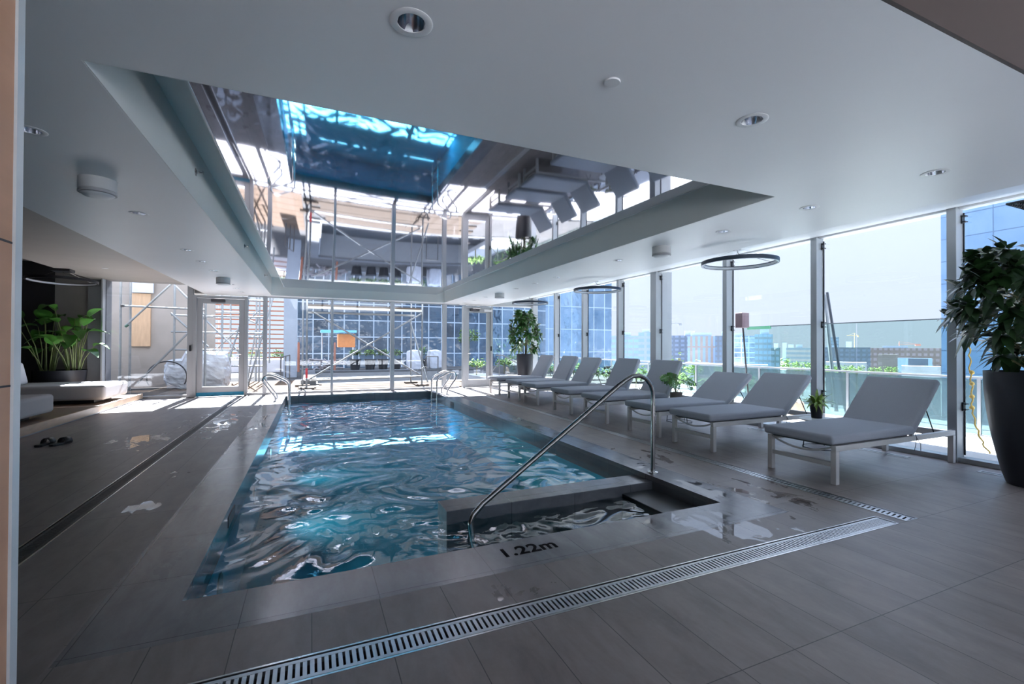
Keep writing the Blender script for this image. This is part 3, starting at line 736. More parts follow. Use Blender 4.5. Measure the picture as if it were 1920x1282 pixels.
P1 = thing('potted_tree', 'large dark-leaved bushy plant in a tall black tapered planter by the window', 'potted plant', (6.03, 1.88, 0))
vase('planter', P1, 0.35, 0.205, 1.035)
bushy(P1, 3, 1.035, 1.16, 2.2, 0.58, 135, 0.20, 0.078, leafd_m, 4, 0.35, 7)
P2 = thing('potted_tree', 'bushy green plant in a tall grey planter at the far window corner', 'potted plant', (5.72, 12.1, 0))
vase('planter', P2, 0.24, 0.17, 1.02)
bushy(P2, 8, 1.02, 1.1, 2.28, 0.46, 85, 0.19, 0.085, mat('mixed_green_leaf', (0.045, 0.13, 0.03), 0.35, var=0.45, scale=4), 4, 0.35, 7)

# bird of paradise in a wide bowl in the lounge
P3 = thing('potted_palm', 'broad-leaved green plant in a wide dark bowl beside the daybeds', 'potted plant', (-4.88, 12.74, 0.125))
MB().lathe([(0.0, 0), (0.26, 0), (0.33, 0.05), (0.41, 0.35), (0.43, 0.58), (0.41, 0.58), (0.39, 0.52), (0, 0.52)], n=40, caps=False).build('bowl', pot_m, P3, smooth=True)
MB().lathe([(0.001, 0.522), (0.30, 0.522), (0.30, 0.54), (0.001, 0.54)], n=32, caps=False).build('soil', soil_m, P3)
r = random.Random(5); stm, lf = MB(), MB()
for k in range(40):
    a = r.random() * 6.28; b0 = Vector((0.10 * math.cos(a) + (0.22 if k % 2 else -0.20), 0.08 * math.sin(a), 0.53)); h = r.uniform(0.45, 1.35)
    sp = r.uniform(0.05, 0.36) * (1.0 if math.sin(a) < 0.3 else 0.15); tip = b0 + Vector((math.cos(a) * sp, math.sin(a) * sp, h))
    mid = b0.lerp(tip, 0.5) - Vector((math.cos(a), math.sin(a), 0)) * 0.04
    stm.tube([b0, mid, tip], [0.011, 0.009, 0.006], 6)
    d = Vector((math.cos(a), math.sin(a), r.uniform(0.2, 1.4)))
    leaf(lf, tip, d, Vector((0, 0, 1)), r.uniform(0.36, 0.52), r.uniform(0.24, 0.31), r.uniform(0.3, 0.9), 8, 0.7, 0.3)
stm.build('stems', mat('pale_green_stem', (0.16, 0.2, 0.06), 0.5), P3, smooth=True); lf.build('foliage', leafg_m, P3, smooth=True)


def side_table(x, y, label, z=0.36):
    T = thing('side_table', label, 'side table', (x, y, 0), 0, 'small white side tables between loungers')
    MB().lathe([(0.0, z - 0.018), (0.22, z - 0.018), (0.235, z - 0.010), (0.235, z - 0.002), (0.23, z), (0.0, z)], n=40, caps=False).build('tabletop', white_m, T, smooth=True)
    for k in range(3):
        a = k * 2.094 + 0.4; MB().tube([(0.17 * math.cos(a), 0.17 * math.sin(a), z - 0.018), (0.2 * math.cos(a), 0.2 * math.sin(a), 0.0)], 0.006, 6).build('leg', black_m, T)
    MB().tube([(0.2 * math.cos(t * 0.2618), 0.2 * math.sin(t * 0.2618), 0.012) for t in range(24)], 0.005, 6, closed=True).build('foot_ring', black_m, T)
    return z


z = side_table(5.80, 3.66, 'round white side table carrying a fern between the two nearest loungers')
F1 = thing('potted_fern', 'small yellow-green fern in a black pot on a white side table', 'potted plant', (5.84, 3.74, z), 0)
MB().lathe([(0.0, 0), (0.058, 0), (0.078, 0.15), (0.086, 0.152), (0.086, 0.178), (0.076, 0.178), (0.074, 0.15), (0.0, 0.15)], n=28, caps=False).build('pot', black_m, F1, smooth=True)
r = random.Random(2); fb = MB()
for k in range(60):
    a = r.random() * 6.28; el = r.uniform(0.25, 1.5)
    leaf(fb, (0.02 * math.cos(a), 0.02 * math.sin(a), 0.155), (math.cos(a), math.sin(a), el * 1.8), (0, 0, 1), r.uniform(0.2, 0.36), r.uniform(0.022, 0.04), r.uniform(0.3, 0.8), 7, 1.0, 0.1)
fb.build('fronds', fern_m, F1, smooth=True)
z = side_table(5.62, 5.86, 'round white side table carrying a split-leaf plant between third and fourth loungers', 0.34)
F2 = thing('potted_monstera', 'split-leaf plant in a taupe round pot between the third and fourth loungers', 'potted plant', (5.57, 5.88, z))
MB().lathe([(0.0, 0), (0.09, 0), (0.098, 0.02), (0.098, 0.15), (0.088, 0.15), (0.085, 0.13), (0, 0.13)], n=32, caps=False).build('pot', mat('taupe_ceramic', (0.17, 0.14, 0.12), 0.6), F2, smooth=True)


def monstera_leaf(mb, c, d, up, L):
    d = Vector(d).normalized(); s = d.cross(Vector(up)).normalized(); nrm = s.cross(d); c = Vector(c)
    for sgn in (-1, 1):
        for k in range(5):
            t0, t1 = 0.02 + k * 0.19, 0.02 + k * 0.19 + 0.165; wd = L * (0.52, 0.62, 0.55, 0.42, 0.24)[k]
            p0, p1 = c + d * (L * t0), c + d * (L * t1); fw = d * (L * 0.12)
            q0, q1 = p0 + s * sgn * wd + fw - nrm * wd * 0.25, p1 + s * sgn * wd * 0.9 + fw - nrm * wd * 0.25
            m0, m1 = p0 + s * sgn * wd * 0.55 + nrm * 0.01, p1 + s * sgn * wd * 0.55 + nrm * 0.01
            mb.add([p0, p1, m1, q1, q0, m0], [(0, 1, 2, 5), (5, 2, 3, 4)] if sgn > 0 else [(5, 2, 1, 0), (4, 3, 2, 5)])


r = random.Random(9); sm_, lm = MB(), MB()
for k, (dx, dy, h, L) in enumerate(((0.30, 0.05, 0.17, 0.17), (-0.22, 0.04, 0.30, 0.10), (-0.05, 0.02, 0.34, 0.15), (0.07, 0.1, 0.30, 0.14), (-0.10, -0.06, 0.22, 0.13), (0.16, -0.12, 0.24, 0.13), (0.0, 0.15, 0.24, 0.14), (-0.32, 0.0, 0.28, 0.09))):
    tip = Vector((dx * 0.75, dy, 0.13 + h)); sm_.tube([(0, 0, 0.13), (dx * 0.3, dy * 0.3, 0.13 + h * 0.6), tip], 0.004, 5)
    monstera_leaf(lm, tip, (dx + 0.02, dy, -0.12), (0, -0.7, 1), L * 1.3)
sm_.build('stems', stem_m, F2, smooth=True); lm.build('foliage', leafg_m, F2, smooth=True)
z = side_table(6.0, 8.28, 'round white side table between the fifth and sixth loungers', 0.34)
F3 = thing('potted_plant', 'dark leafy plant in a white pot between the fifth and sixth loungers', 'potted plant', (6.0, 8.28, z))
MB().lathe([(0.0, 0), (0.07, 0), (0.1, 0.03), (0.1, 0.2), (0.09, 0.2), (0.085, 0.18), (0, 0.18)], n=28, caps=False).build('pot', mat('pale_grey_ceramic', (0.5, 0.5, 0.5), 0.5), F3, smooth=True)
sm_, lm = MB(), MB(); r = random.Random(4)
for k in range(13):
    a = r.random() * 6.28; h = r.uniform(0.12, 0.38); sp = r.uniform(0.1, 0.3); tip = Vector((sp * math.cos(a), sp * math.sin(a), 0.18 + h))
    sm_.tube([(0, 0, 0.18), (tip.x * 0.4, tip.y * 0.4, 0.18 + h * 0.7), tip], 0.004, 5); leaf(lm, tip, (math.cos(a), math.sin(a), 0.1), (0, 0, 1), 0.19, 0.12, 0.4, 6, 0.8, 0.2)
sm_.build('stems', stem_m, F3, smooth=True); lm.build('foliage', leafd_m, F3, smooth=True)
z = side_table(6.0, 10.5, 'round white side table between the two farthest loungers', 0.34)
F4 = thing('potted_plant', 'small bright green plant between the two farthest loungers', 'potted plant', (6.0, 10.5, z))
MB().lathe([(0.0, 0), (0.06, 0), (0.08, 0.03), (0.085, 0.14), (0.075, 0.14), (0.07, 0.12), (0, 0.12)], n=24, caps=False).build('pot', white_m, F4, smooth=True)
lm = MB()
for k in range(18):
    a = r.random() * 6.28; leaf(lm, (0, 0, 0.12), (math.cos(a), math.sin(a), r.uniform(0.3, 2)), (0, 0, 1), r.uniform(0.2, 0.34), 0.05, r.uniform(0.3, 0.8), 6, 1.0, 0.2)
lm.build('foliage', leafg_m, F4, smooth=True)

# ------------------------------------------------------------------ lounge platform, daybeds, sandals
PL = thing('lounge_platform', 'low timber platform with a pale oak edge under the daybeds', 'platform', (-6.6, 2.6, 0))
MB().box(0.0, 3.04, 0, 10.38, 0.0, 0.124).build('deck', deck_m, PL)
MB().box(3.041, 3.075, 0, 10.38, 0.02, 0.133).build('edge_board', oak_m, PL, bevel=0.003)
MB().box(3.041, 3.06, 0, 10.38, 0.0, 0.02).build('toe_kick', alu_m, PL)
for x0_, y0, y1, x1, lb in ((-5.55, 11.10, 12.30, -3.60, 'long cream upholstered daybed on the platform nearest the far window'), (-5.65, 7.75, 9.45, -3.68, 'cream upholstered daybed on the platform nearer the camera')):
    D = thing('daybed', lb, 'daybed', (x0_, y0, 0.125), 0, 'cream daybeds on the platform'); Lx = x1 - x0_
    MB().box(0.1, Lx - 0.22, 0.18, y1 - y0 - 0.18, 0, 0.07).build('plinth', black_m, D)
    MB().box(0, Lx, 0, y1 - y0, 0.07, 0.355).build('mattress', cream_m, D, bevel=0.055, seg=6, smooth=True)
    c = MB().box(-0.12, 0.12, 0.0, y1 - y0 - 0.9, 0, 0.42).build('back_cushion', mat('white_upholstery', (0.66, 0.68, 0.72), 0.9, var=0.02), D, bevel=0.05, seg=4, smooth=True, loc=(0.55, 0.2, 0.356))
    c.rotation_euler = (0, math.radians(-12), 0)
SD = None
for k, (x, y, rz, lb) in enumerate(((-3.02, 7.52, 1.35, 'left black slip-on sandal of the pair lying on the floor'), (-2.86, 7.50, 1.15, 'right black slip-on sandal of the pair lying on the floor'))):
    S = thing('sandal', lb, 'sandal', (x, y, 0), rz, 'black sandals by the platform')
    sole = [(-0.125, -0.03), (-0.10, -0.042), (0.0, -0.036), (0.07, -0.048), (0.12, -0.035), (0.135, 0.0), (0.12, 0.04), (0.06, 0.048), (0.0, 0.034), (-0.10, 0.036), (-0.128, 0.02)]
    MB().prism(sole, 'z', 0.0, 0.026).build('sole', black_m, S, bevel=0.006)
    st_ = MB(); N = 9
    for i in range(N):
        for xx in (0.0, 0.09):
            a = math.pi * i / (N - 1); st_.v.append((xx + 0.012, 0.05 * math.cos(a), 0.018 + 0.062 * math.sin(a)))
    for i in range(N - 1): st_.f.append((2 * i, 2 * i + 1, 2 * i + 3, 2 * i + 2))
    o = st_.build('strap', black_m, S, smooth=True); md = o.modifiers.new('solid', 'SOLIDIFY'); md.thickness = 0.006


# ------------------------------------------------------------------ ceiling fittings
def downlight(x, y, label, r_=0.062, grp='recessed ceiling downlights'):
    D = thing('downlight', label, 'downlight', (x, y, ZC), 0, grp)
    MB().lathe([(r_ * 0.80, 0.004), (r_ * 0.80, -0.003), (r_ * 1.12, -0.005), (r_ * 1.22, -0.002), (r_ * 1.22, -0.0005)], n=36, caps=False).build('trim_ring', white_m, D, smooth=True)
    rf_ = MB().lathe([(r_ * 0.80, 0.0), (r_ * 0.76, 0.03), (r_ * 0.66, 0.06), (r_ * 0.5, 0.085)], n=36, caps=False).build('reflector', mat('chrome_reflector', (0.75, 0.76, 0.80), 0.16, 1.0, var=0.02), D, smooth=True)
    MB().lathe([(0.0005, 0.083), (r_ * 0.52, 0.083), (r_ * 0.52, 0.09)], n=28, caps=False).build('lens', mat('dark_lens', (0.05, 0.045, 0.055), 0.3), rf_)
    return D


ordn = ['nearest', 'second', 'third', 'fourth', 'fifth', 'sixth', 'seventh', 'eighth', 'ninth', 'tenth']
for i, y in enumerate(YR): downlight(-1.49, y, 'round recessed downlight left of the ceiling recess, %s along the row from the camera' % ordn[i])
for i, y in enumerate(YR2): downlight(4.01, y, 'round recessed downlight right of the ceiling recess, %s along the row from the recess corner' % ordn[i])
downlight(0.34, 1.74, 'round recessed downlight with chrome reflector at the top centre of the ceiling', 0.066)
downlight(2.18, 1.74, 'round recessed downlight with chrome reflector before the near edge of the recess', 0.066)
downlight(4.01, 1.74, 'round recessed downlight above the nearest sun lounger foot', 0.066)
D = thing('sprinkler_cover', 'flat white round sprinkler cover on the ceiling between two downlights', 'sprinkler cover', (1.27, 1.75, ZC))
MB().lathe([(0.001, -0.001), (0.001, -0.008), (0.036, -0.008), (0.038, -0.004), (0.038, -0.001)], n=32, caps=False).build('disc', white_m, D, smooth=True)


def speaker(x, y, label):
    D = thing('ceiling_speaker', label, 'speaker', (x, y, ZC), 0, 'surface mounted ceiling speakers')
    hs_ = MB().lathe([(0.0, 0.0), (0.112, 0.0), (0.112, -0.085), (0.106, -0.09)], n=40, caps=False).build('housing', mat('light_grey_housing', (0.50, 0.50, 0.50), 0.5), D, smooth=True)
    MB().lathe([(0.106, -0.086), (0.106, -0.094), (0.113, -0.096), (0.113, -0.108), (0.10, -0.112)], n=40, caps=False).build('ring', mat('mid_grey_ring', (0.35, 0.35, 0.36), 0.5), D, smooth=True)
    MB().lathe([(0.104, -0.108), (0.085, -0.124), (0.04, -0.130), (0.0005, -0.131)], n=40, caps=False).build('grille', white_m, hs_, smooth=True)
speaker(-1.47, 4.36, 'round grey surface speaker on the left ceiling strip nearest the camera')
speaker(3.95, 4.42, 'round grey surface speaker on the right ceiling strip above the loungers')
speaker(4.02, 9.9, 'round grey surface speaker far along the right ceiling strip')
speaker(-1.50, 9.85, 'round grey surface speaker far along the left ceiling strip')
for y, z, lb in ((4.63, 2.72, 'nearest sprinkler head on the left side of the ceiling recess'), (7.71, 2.70, 'middle sprinkler head on the left side of the ceiling recess'), (10.83, 2.71, 'farthest sprinkler head on the left side of the ceiling recess')):
    D = thing('fire_sprinkler', lb, 'sprinkler', (RX0 + t_, y, z), 0, 'sprinklers on the recess side')
    o = MB().lathe([(0.0005, 0.0), (0.032, 0.0), (0.034, 0.004), (0.018, 0.010)], n=24, caps=False).build('escutcheon', steel_m, D, smooth=True); o.rotation_euler = (0, math.pi / 2, 0)
    MB().tube([(0.0, 0, 0), (0.03, 0, 0)], 0.009, 8).tube([(0.03, 0.014, 0), (0.055, 0, 0)], 0.003, 5).tube([(0.03, -0.014, 0), (0.055, 0, 0)], 0.003, 5).box(0.055, 0.058, -0.02, 0.02, -0.012, 0.012).build('nozzle', steel_m, D)


def ring_lamp(x, y, z, zc, R_, label, canopy, m):
    D = thing('ring_pendant', label, 'pendant lamp', (x, y, z), 0, 'black ring pendant lamps')
    rg_ = MB().lathe([(R_ - 0.028, -0.022), (R_, -0.022), (R_, 0.026), (R_ - 0.028, 0.026), (R_ - 0.028, -0.022)], n=72, caps=False).build('ring', m, D, smooth=True)
    MB().lathe([(R_ - 0.029, -0.016), (R_ - 0.029, 0.014)], n=72, caps=False).build('diffuser', mat('frosted_diffuser', (0.62, 0.66, 0.70), 0.4), rg_, smooth=True)
    cx_, cy_ = canopy
    for k in range(3):
        a = 2.094 * k + 0.9
        MB().tube([(cx_ * 0.4, cy_ * 0.4, zc - z - 0.002), ((R_ - 0.014) * math.cos(a), (R_ - 0.014) * math.sin(a), 0.026)], 0.0012, 4).build('wire', steel_m, D)
    MB().tube(smooth_path([(cx_, cy_, zc - z - 0.004), (cx_ + 0.02, cy_, (zc - z) * 0.6), (cx_ + 0.18, cy_ - 0.02, 0.10), ((R_ - 0.014) * math.cos(-0.3), (R_ - 0.014) * math.sin(-0.3), 0.026)], 0.1), 0.003, 6).build('cable', black_m, D)
    return D
ringm = mat('dark_ring_metal', (0.035, 0.05, 0.075), 0.35, 0.4)
for y, lb in ((4.22, 'black ring pendant over the nearest loungers'), (7.42, 'black ring pendant in the middle of the window side'), (10.38, 'black ring pendant at the far end above the bushy plant')):
    D = ring_lamp(5.05, y, 2.335, ZC + 0.035, 0.455, lb, (-0.04, 0.0), ringm)
    MB().lathe([(0.0005, ZC + 0.034 - 2.335), (0.05, ZC + 0.034 - 2.335), (0.05, ZC + 0.012 - 2.335), (0.0005, ZC + 0.012 - 2.335)], (-0.04, 0, 0), n=24, caps=False).build('ceiling_cup', white_m, D, smooth=True)
D = ring_lamp(-4.5, 11.8, 2.50, 2.72, 0.53, 'black ring pendant hanging over the lounge platform', (0.03, -0.1), mat('black_ring_metal', (0.02, 0.02, 0.025), 0.4, 0.4))
D.rotation_euler = (math.radians(-2), 0, 0)
MB().box(-0.12, 0.18, -0.22, 0.02, 0.165, 0.2195).build('canopy_box', black_m, D, bevel=0.006)
D = thing('lounge_ceiling_spot', 'small white flush spot in the warm grey lounge ceiling', 'downlight', (-3.65, 11.2, 2.72))
MB().lathe([(0.0005, -0.001), (0.05, -0.001), (0.05, -0.006), (0.0005, -0.006)], n=24, caps=False).build('disc', white_m, D)

# rain shower at the right edge
SH = thing('rain_shower', 'square chrome rain shower head hanging from a curved arm', 'shower', (3.80, 1.14, 2.075))
MB().box(-0.13, 0.13, -0.13, 0.13, 0, 0.012).build('head', mat('dark_chrome', (0.22, 0.23, 0.25), 0.15, 1.0), SH, bevel=0.003)
nz_ = MB()
for i in range(9):
    for j in range(9): nz_.lathe([(0.0045, 0.0), (0.0035, -0.005)], (-0.11 + i * 0.0275, -0.11 + j * 0.0275, 0), n=6)
nz_.build('nozzles', black_m, SH)
MB().tube(smooth_path([(0, 0, 0.012), (0, 0, 0.09), (0.06, -0.02, 0.17), (0.30, -0.06, 0.20), (0.95, -0.16, 0.20)], 0.09), 0.014, 12).build('arm', steel_m, SH, smooth=True)
MB().lathe([(0.02, 0.012), (0.02, 0.03), (0.026, 0.034), (0.026, 0.05), (0.016, 0.06)], n=20).build('swivel', steel_m, SH, smooth=True)
MB().box(0.94, 1.0, -0.20, -0.12, -2.07, 0.38).build('column', steel_m, SH, bevel=0.01)

# ------------------------------------------------------------------ outside, right terrace
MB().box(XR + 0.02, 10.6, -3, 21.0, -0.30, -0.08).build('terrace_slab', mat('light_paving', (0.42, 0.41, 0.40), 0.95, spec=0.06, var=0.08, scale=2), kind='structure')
TR = thing('glass_balustrade', 'terrace balustrade of frosted green glass with a metal top rail', 'balustrade', (9.0, -2.0, -0.08))
yy = 0.0; k = 0
while yy < 22:
    MB().box(-0.008, 0.008, yy + 0.02, yy + 1.78, 0.06, 0.86).build('glass_panel', fglass_m if yy < 9.2 else cglass_m, TR)
    MB().box(-0.02, 0.02, yy - 0.02, yy + 0.02, 0, 0.89).build('post', alu_m, TR); yy += 1.8
MB().box(-0.03, 0.03, 0, 22, 0.875, 0.905).build('top_rail', alu_m, TR)
MB().box(-0.04, 0.04, 0, 22, 0.0, 0.05).build('base_shoe', alu_m, TR)
WS = thing('wind_screen', 'tall clear glass wind screen behind the balustrade with green tape on its edge', 'glass screen', (9.25, -2.0, -0.08))
for i in range(4): MB().box(-0.01, 0.01, i * 2.4, i * 2.4 + 2.38, 0.0, 1.78).build('glass_panel', cglass_m, WS)
MB().box(-0.014, 0.014, 0, 9.6, 1.781, 1.80).build('edge_strip', mat('dark_edge_strip', (0.10, 0.12, 0.13), 0.5), WS)
MB().box(-0.02, 0.016, 8.92, 9.5, 1.73, 1.795).build('tape', mat('green_tape', (0.12, 0.38, 0.22), 0.5), WS)
SP = thing('weighted_stand', 'thin dark pole with a pinkish sign board leaning outside the window', 'pole', (8.62, 7.0, -0.08), 0)
MB().tube([(0.06, 0, 0), (-0.14, 0.0, 1.85)], 0.018, 8).build('pole', black_m, SP)
o = MB().box(-0.26, -0.05, -0.09, 0.09, 1.74, 2.06).build('board', pink_m, SP, bevel=0.01)
SB = thing('site_barrel_bag', 'small tan bag standing on the terrace behind the frosted glass', 'bag', (8.6, 5.9, -0.08))
MB().lathe([(0.0, 0), (0.13, 0), (0.15, 0.1), (0.13, 0.26), (0.06, 0.32), (0.0, 0.33)], n=16, caps=False).build('sack', mat('tan_sack', (0.55, 0.42, 0.30), 0.8, var=0.1), SB, smooth=True)
# louvre shadow stripes on the terrace, laid down as flat grey strips
LS = thing('terrace_shadow_strips', 'flat grey strips standing in for shadow stripes on the terrace outside the nearest window', 'shadow stripes', (7.1, -1.5, -0.08))
for i in range(6): MB().box(i * 0.27, i * 0.27 + 0.05, 0, 4.1, 0.0, 0.035).build('slat', mat('shadow_strip_grey', (0.22, 0.23, 0.24), 0.7, var=0.1), LS)  # each strip is a shadow stripe put in as darker colour
RP = thing('hanging_rope', 'knotted yellow rope hanging outside beside the black planter', 'rope', (7.6, 2.97, -0.08))
rp_ = [(0.0, 0.0, 1.38), (0.0, -0.01, 1.2), (0.0, -0.02, 1.0), (0.0, -0.03, 0.8), (0.0, -0.03, 0.62), (0.0, -0.04, 0.48), (0.0, -0.08, 0.30), (0.0, -0.14, 0.14), (0.0, -0.2, 0.01)]
tw = []
for i in range(len(rp_) - 1):
    for q in range(5):
        t = q / 5; a = Vector(rp_[i]).lerp(Vector(rp_[i + 1]), t); tw.append(a + Vector((0.012 * math.sin(i * 2.3 + q), 0.012 * math.cos(i * 1.7 + q * 1.3), 0)))
MB().tube(tw, 0.009, 6).build('strand', yel_m, RP, smooth=True)
kn = MB()
for z_ in (1.02, 0.88, 0.72, 0.58):
    kn.lathe([(0.001, z_ - 0.03), (0.022, z_ - 0.015), (0.026, z_), (0.02, z_ + 0.016), (0.001, z_ + 0.03)], (0.0, -0.03, 0), n=10, caps=False)
kn.build('knots', yel_m, RP, smooth=True)
MB().tube([(0.0, 0.0, 1.38), (0.03, -0.03, 1.43), (0.30, -0.25, 1.40), (0.33, -0.28, 0.0)], 0.012, 6).build('support_pole', galv_m, RP)
PW = thing('leaning_scaffold_poles', 'two long leaning metal poles outside the second window from the right', 'poles', (10.0, 6.02, -0.08))
MB().tube([(0.0, -0.02, 0), (0.0, 0.22, 2.45)], 0.035, 8).build('thick_pole', galv_m, PW); MB().tube([(0.08, -0.16, 0), (0.06, 0.2, 2.5)], 0.028, 8).build('thin_pole', alu_d, PW)


def shrub(mb, c, R_, n, L, Wd, r, flat=0.8):
    for _ in range(n):
        d = rdir(r, 0.25); p = Vector(c) + Vector((d.x * R_, d.y * R_, d.z * R_ * flat)) * r.uniform(0.45, 1.0)
        leaf(mb, p, rdir(r, 0.2), (0, 0, 1), L * r.uniform(0.6, 1.3), Wd, 0.3, 3)


r = random.Random(77)
for i in range(9):
    y = 7.6 + i * 1.45; x = 9.7 + r.uniform(-0.1, 0.3); big = r.uniform(0.36, 0.55)
    B = thing('terrace_shrub', 'light green shrub behind the terrace balustrade, %s from the near end' % ordn[i], 'shrub', (x, y, -0.08), 0, 'shrubs along the window terrace')
    mb = MB(); shrub(mb, (0, 0, big * 0.75), big, 260, 0.13, 0.06, r); mb.build('foliage', leafl_m, B, smooth=True)
    MB().tube([(0, 0, 0), (0.02, 0, big * 0.8)], 0.02, 6).build('stem', stem_m, B)

MB().box(-8, 10.6, -16, YB - 0.25, -0.30, -0.08).build('bounce_slab_back', conc_m, kind='structure')  # added unseen slab behind the room, bounces sunlight onto the near ceiling
# ------------------------------------------------------------------ outside, far end
gr_m = mat('distant_ground', (0.30, 0.29, 0.27), 0.95, spec=0.05, var=0.2, scale=0.06)
MB().box(-200, 620, -300, 620, -15.4, -15).build('ground', gr_m, kind='structure')
# terrace floor with a dry plunge pool
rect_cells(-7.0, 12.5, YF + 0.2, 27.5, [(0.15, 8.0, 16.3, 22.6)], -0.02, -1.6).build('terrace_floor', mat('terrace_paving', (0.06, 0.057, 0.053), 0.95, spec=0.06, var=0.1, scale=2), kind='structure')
bs = MB(); bs.box(0.15, 8.0, 16.3, 22.6, -1.55, -1.15); bs.build('dry_pool_floor', basin_m, kind='structure')
OP = thing('outdoor_pool_surround', 'white stone surround of the empty outdoor pool beyond the far windows', 'pool surround', (0.15, 16.3, -0.02))
for nm_, a in (('far_coping', (-0.45, 7.85, 6.3, 6.75, 0, 0.10)), ('left_coping', (-0.45, 0.0, -0.4, 6.3, 0, 0.16)), ('near_coping', (0.0, 7.85, -0.30, 0.0, 0, 0.03))):
    MB().box(*a).build(nm_, white_c, OP, bevel=0.01)
MB().box(0.001, 7.84, 6.25, 6.299, -1.1, 0.0).box(0.001, 0.05, 0.0, 6.25, -1.1, 0.0).box(7.79, 7.84, 0.0, 6.25, -1.1, 0.0).build('lining', mat('white_pool_wall', (0.25, 0.25, 0.245), 0.9, spec=0.06, var=0.04), OP)
MB().lathe([(0.1, -1.125), (0.13, -1.12), (0.13, -1.13)], (2.0, 3.4, 0), n=20, caps=False).build('drain_ring', white_c, OP)
ST_ = thing('pool_entry_steps', 'white curved steps at the right end of the empty outdoor pool', 'steps', (6.0, 16.32, -1.15))
for i in range(4): MB().box(i * 0.35, 1.9, 0.0, 2.2, i * 0.26, i * 0.26 + 0.255).build('step', white_c, ST_)
r = random.Random(3)
for i in range(7):
    y = 13.45 + i * 0.36; x0 = 0.1 + r.uniform(-0.25, 0.2)
    B = tag(MB().box(x0, x0 + 4.9 + r.uniform(-0.4, 0.5), y, y + 0.34, -0.015, 0.02 + 0.004 * (i % 2)).build('timber_plank', plank_m), 'pale timber plank lying outside the far window, %s from the glass' % ordn[i], 'plank', 'planks outside the far window')
for i in range(7):
    B = tag(MB().box(-2.6, -0.35, 13.45 + i * 0.62, 13.45 + i * 0.62 + 0.60, -0.015, 0.012).build('deck_board', ply_m), 'wide timber deck board outside the left windows, %s from the glass' % ordn[i], 'board', 'deck boards outside the left windows')


def tubes(name, label, cat, loc, parts, group=None):
    T = thing(name, label, cat, loc, 0, group)
    for nm_, m_, r_, segs in parts:
        for s_ in segs: MB().tube(s_, r_, 8).build(nm_, m_, T)
    return T


plate = lambda x, y: [(x, y, 0.0), (x, y, 0.02)]
T = tubes('scaffold', 'wide X-braced scaffold frame right outside the centre of the far windows', 'scaffold', (0, 14.0, 0.01), [
    ('standard', galv_m, 0.026, [[(-0.12, 0, 0.03), (-0.12, 0, 3.3)], [(3.12, 0, 0.03), (3.12, 0, 3.3)], [(-0.24, 1.1, 0.03), (-0.24, 1.1, 3.3)], [(3.0, 1.1, 0.03), (3.0, 1.1, 3.3)]]),
    ('ledger', galv_m, 0.022, [[(-0.12, 0, 0.25), (3.12, 0, 0.30)], [(-0.24, 1.1, 0.22), (3.0, 1.1, 0.25)], [(-0.12, 0, 0.25), (-0.24, 1.1, 0.22)], [(3.12, 0, 0.30), (3.0, 1.1, 0.25)]]),
    ('brace', galv_m, 0.024, [[(-0.1, -0.04, 0.26), (3.08, -0.04, 2.22)], [(0.0, 0.05, 2.20), (3.05, 0.05, 0.36)], [(2.95, 1.1, 2.1), (3.35, 0.2, 0.1)]]),
    ('base_jack', red_m, 0.03, [[(-0.12, 0, 0.32), (-0.12, 0, 0.60)]])])
MB().box(-0.1, 3.1, -0.02, 0.02, 2.27, 2.34).box(-0.1, 3.1, 1.06, 1.10, 2.2, 2.26).build('beam', mat('pale_aluminium_beam', (0.40, 0.40, 0.38), 0.4, 0.3), T)
MB().box(-0.1, 3.1, 0.1, 1.0, 2.36, 2.40).build('platform_board', plank_m, T)
for x, y in ((-0.12, 0), (3.12, 0), (-0.24, 1.1), (3.0, 1.1)): MB().box(x - 0.2, x + 0.2, y - 0.12, y + 0.12, 0.022, 0.055).build('sole_board', plank_m, T)
T = tubes('scaffold', 'galvanised scaffold bay outside the lounge window at far left', 'scaffold', (0, 14.2, -0.0), [
    ('standard', galv_m, 0.027, [[(-4.32, 0, 0), (-4.32, 0, 3.1)], [(-4.14, 0.05, 0), (-4.14, 0.05, 3.1)], [(-2.55, 0, 0), (-2.55, 0, 3.1)], [(-3.38, 0.7, 0.7), (-3.38, 0.7, 3.1)], [(-2.98, 0.75, 1.3), (-2.98, 0.75, 3.1)]]),
    ('ledger', galv_m, 0.023, [[(-4.3, 0, 2.21), (-2.55, 0, 2.17)], [(-3.45, 0.7, 2.05), (-2.5, 0.7, 2.03)], [(-3.45, 0.7, 1.60), (-2.5, 0.7, 1.59)], [(-3.45, 0.7, 1.12), (-2.5, 0.7, 1.11)]]),
    ('brace', galv_m, 0.024, [[(-4.2, -0.04, 1.72), (-3.2, -0.04, 2.9)], [(-3.95, -0.05, 0.3), (-2.55, -0.05, 2.0)], [(-3.45, 0.66, 2.1), (-2.6, 0.66, 1.2)], [(-3.3, 0.4, 2.8), (-2.6, 0.4, 2.0)]]),
    ('coupler', green_clip_m, 0.03, [[(-4.21, -0.05, 1.69), (-4.15, -0.05, 1.74)]]), ('coupler', black_m, 0.035, [[(-4.30, -0.04, 2.21), (-4.24, -0.04, 2.21)]])])
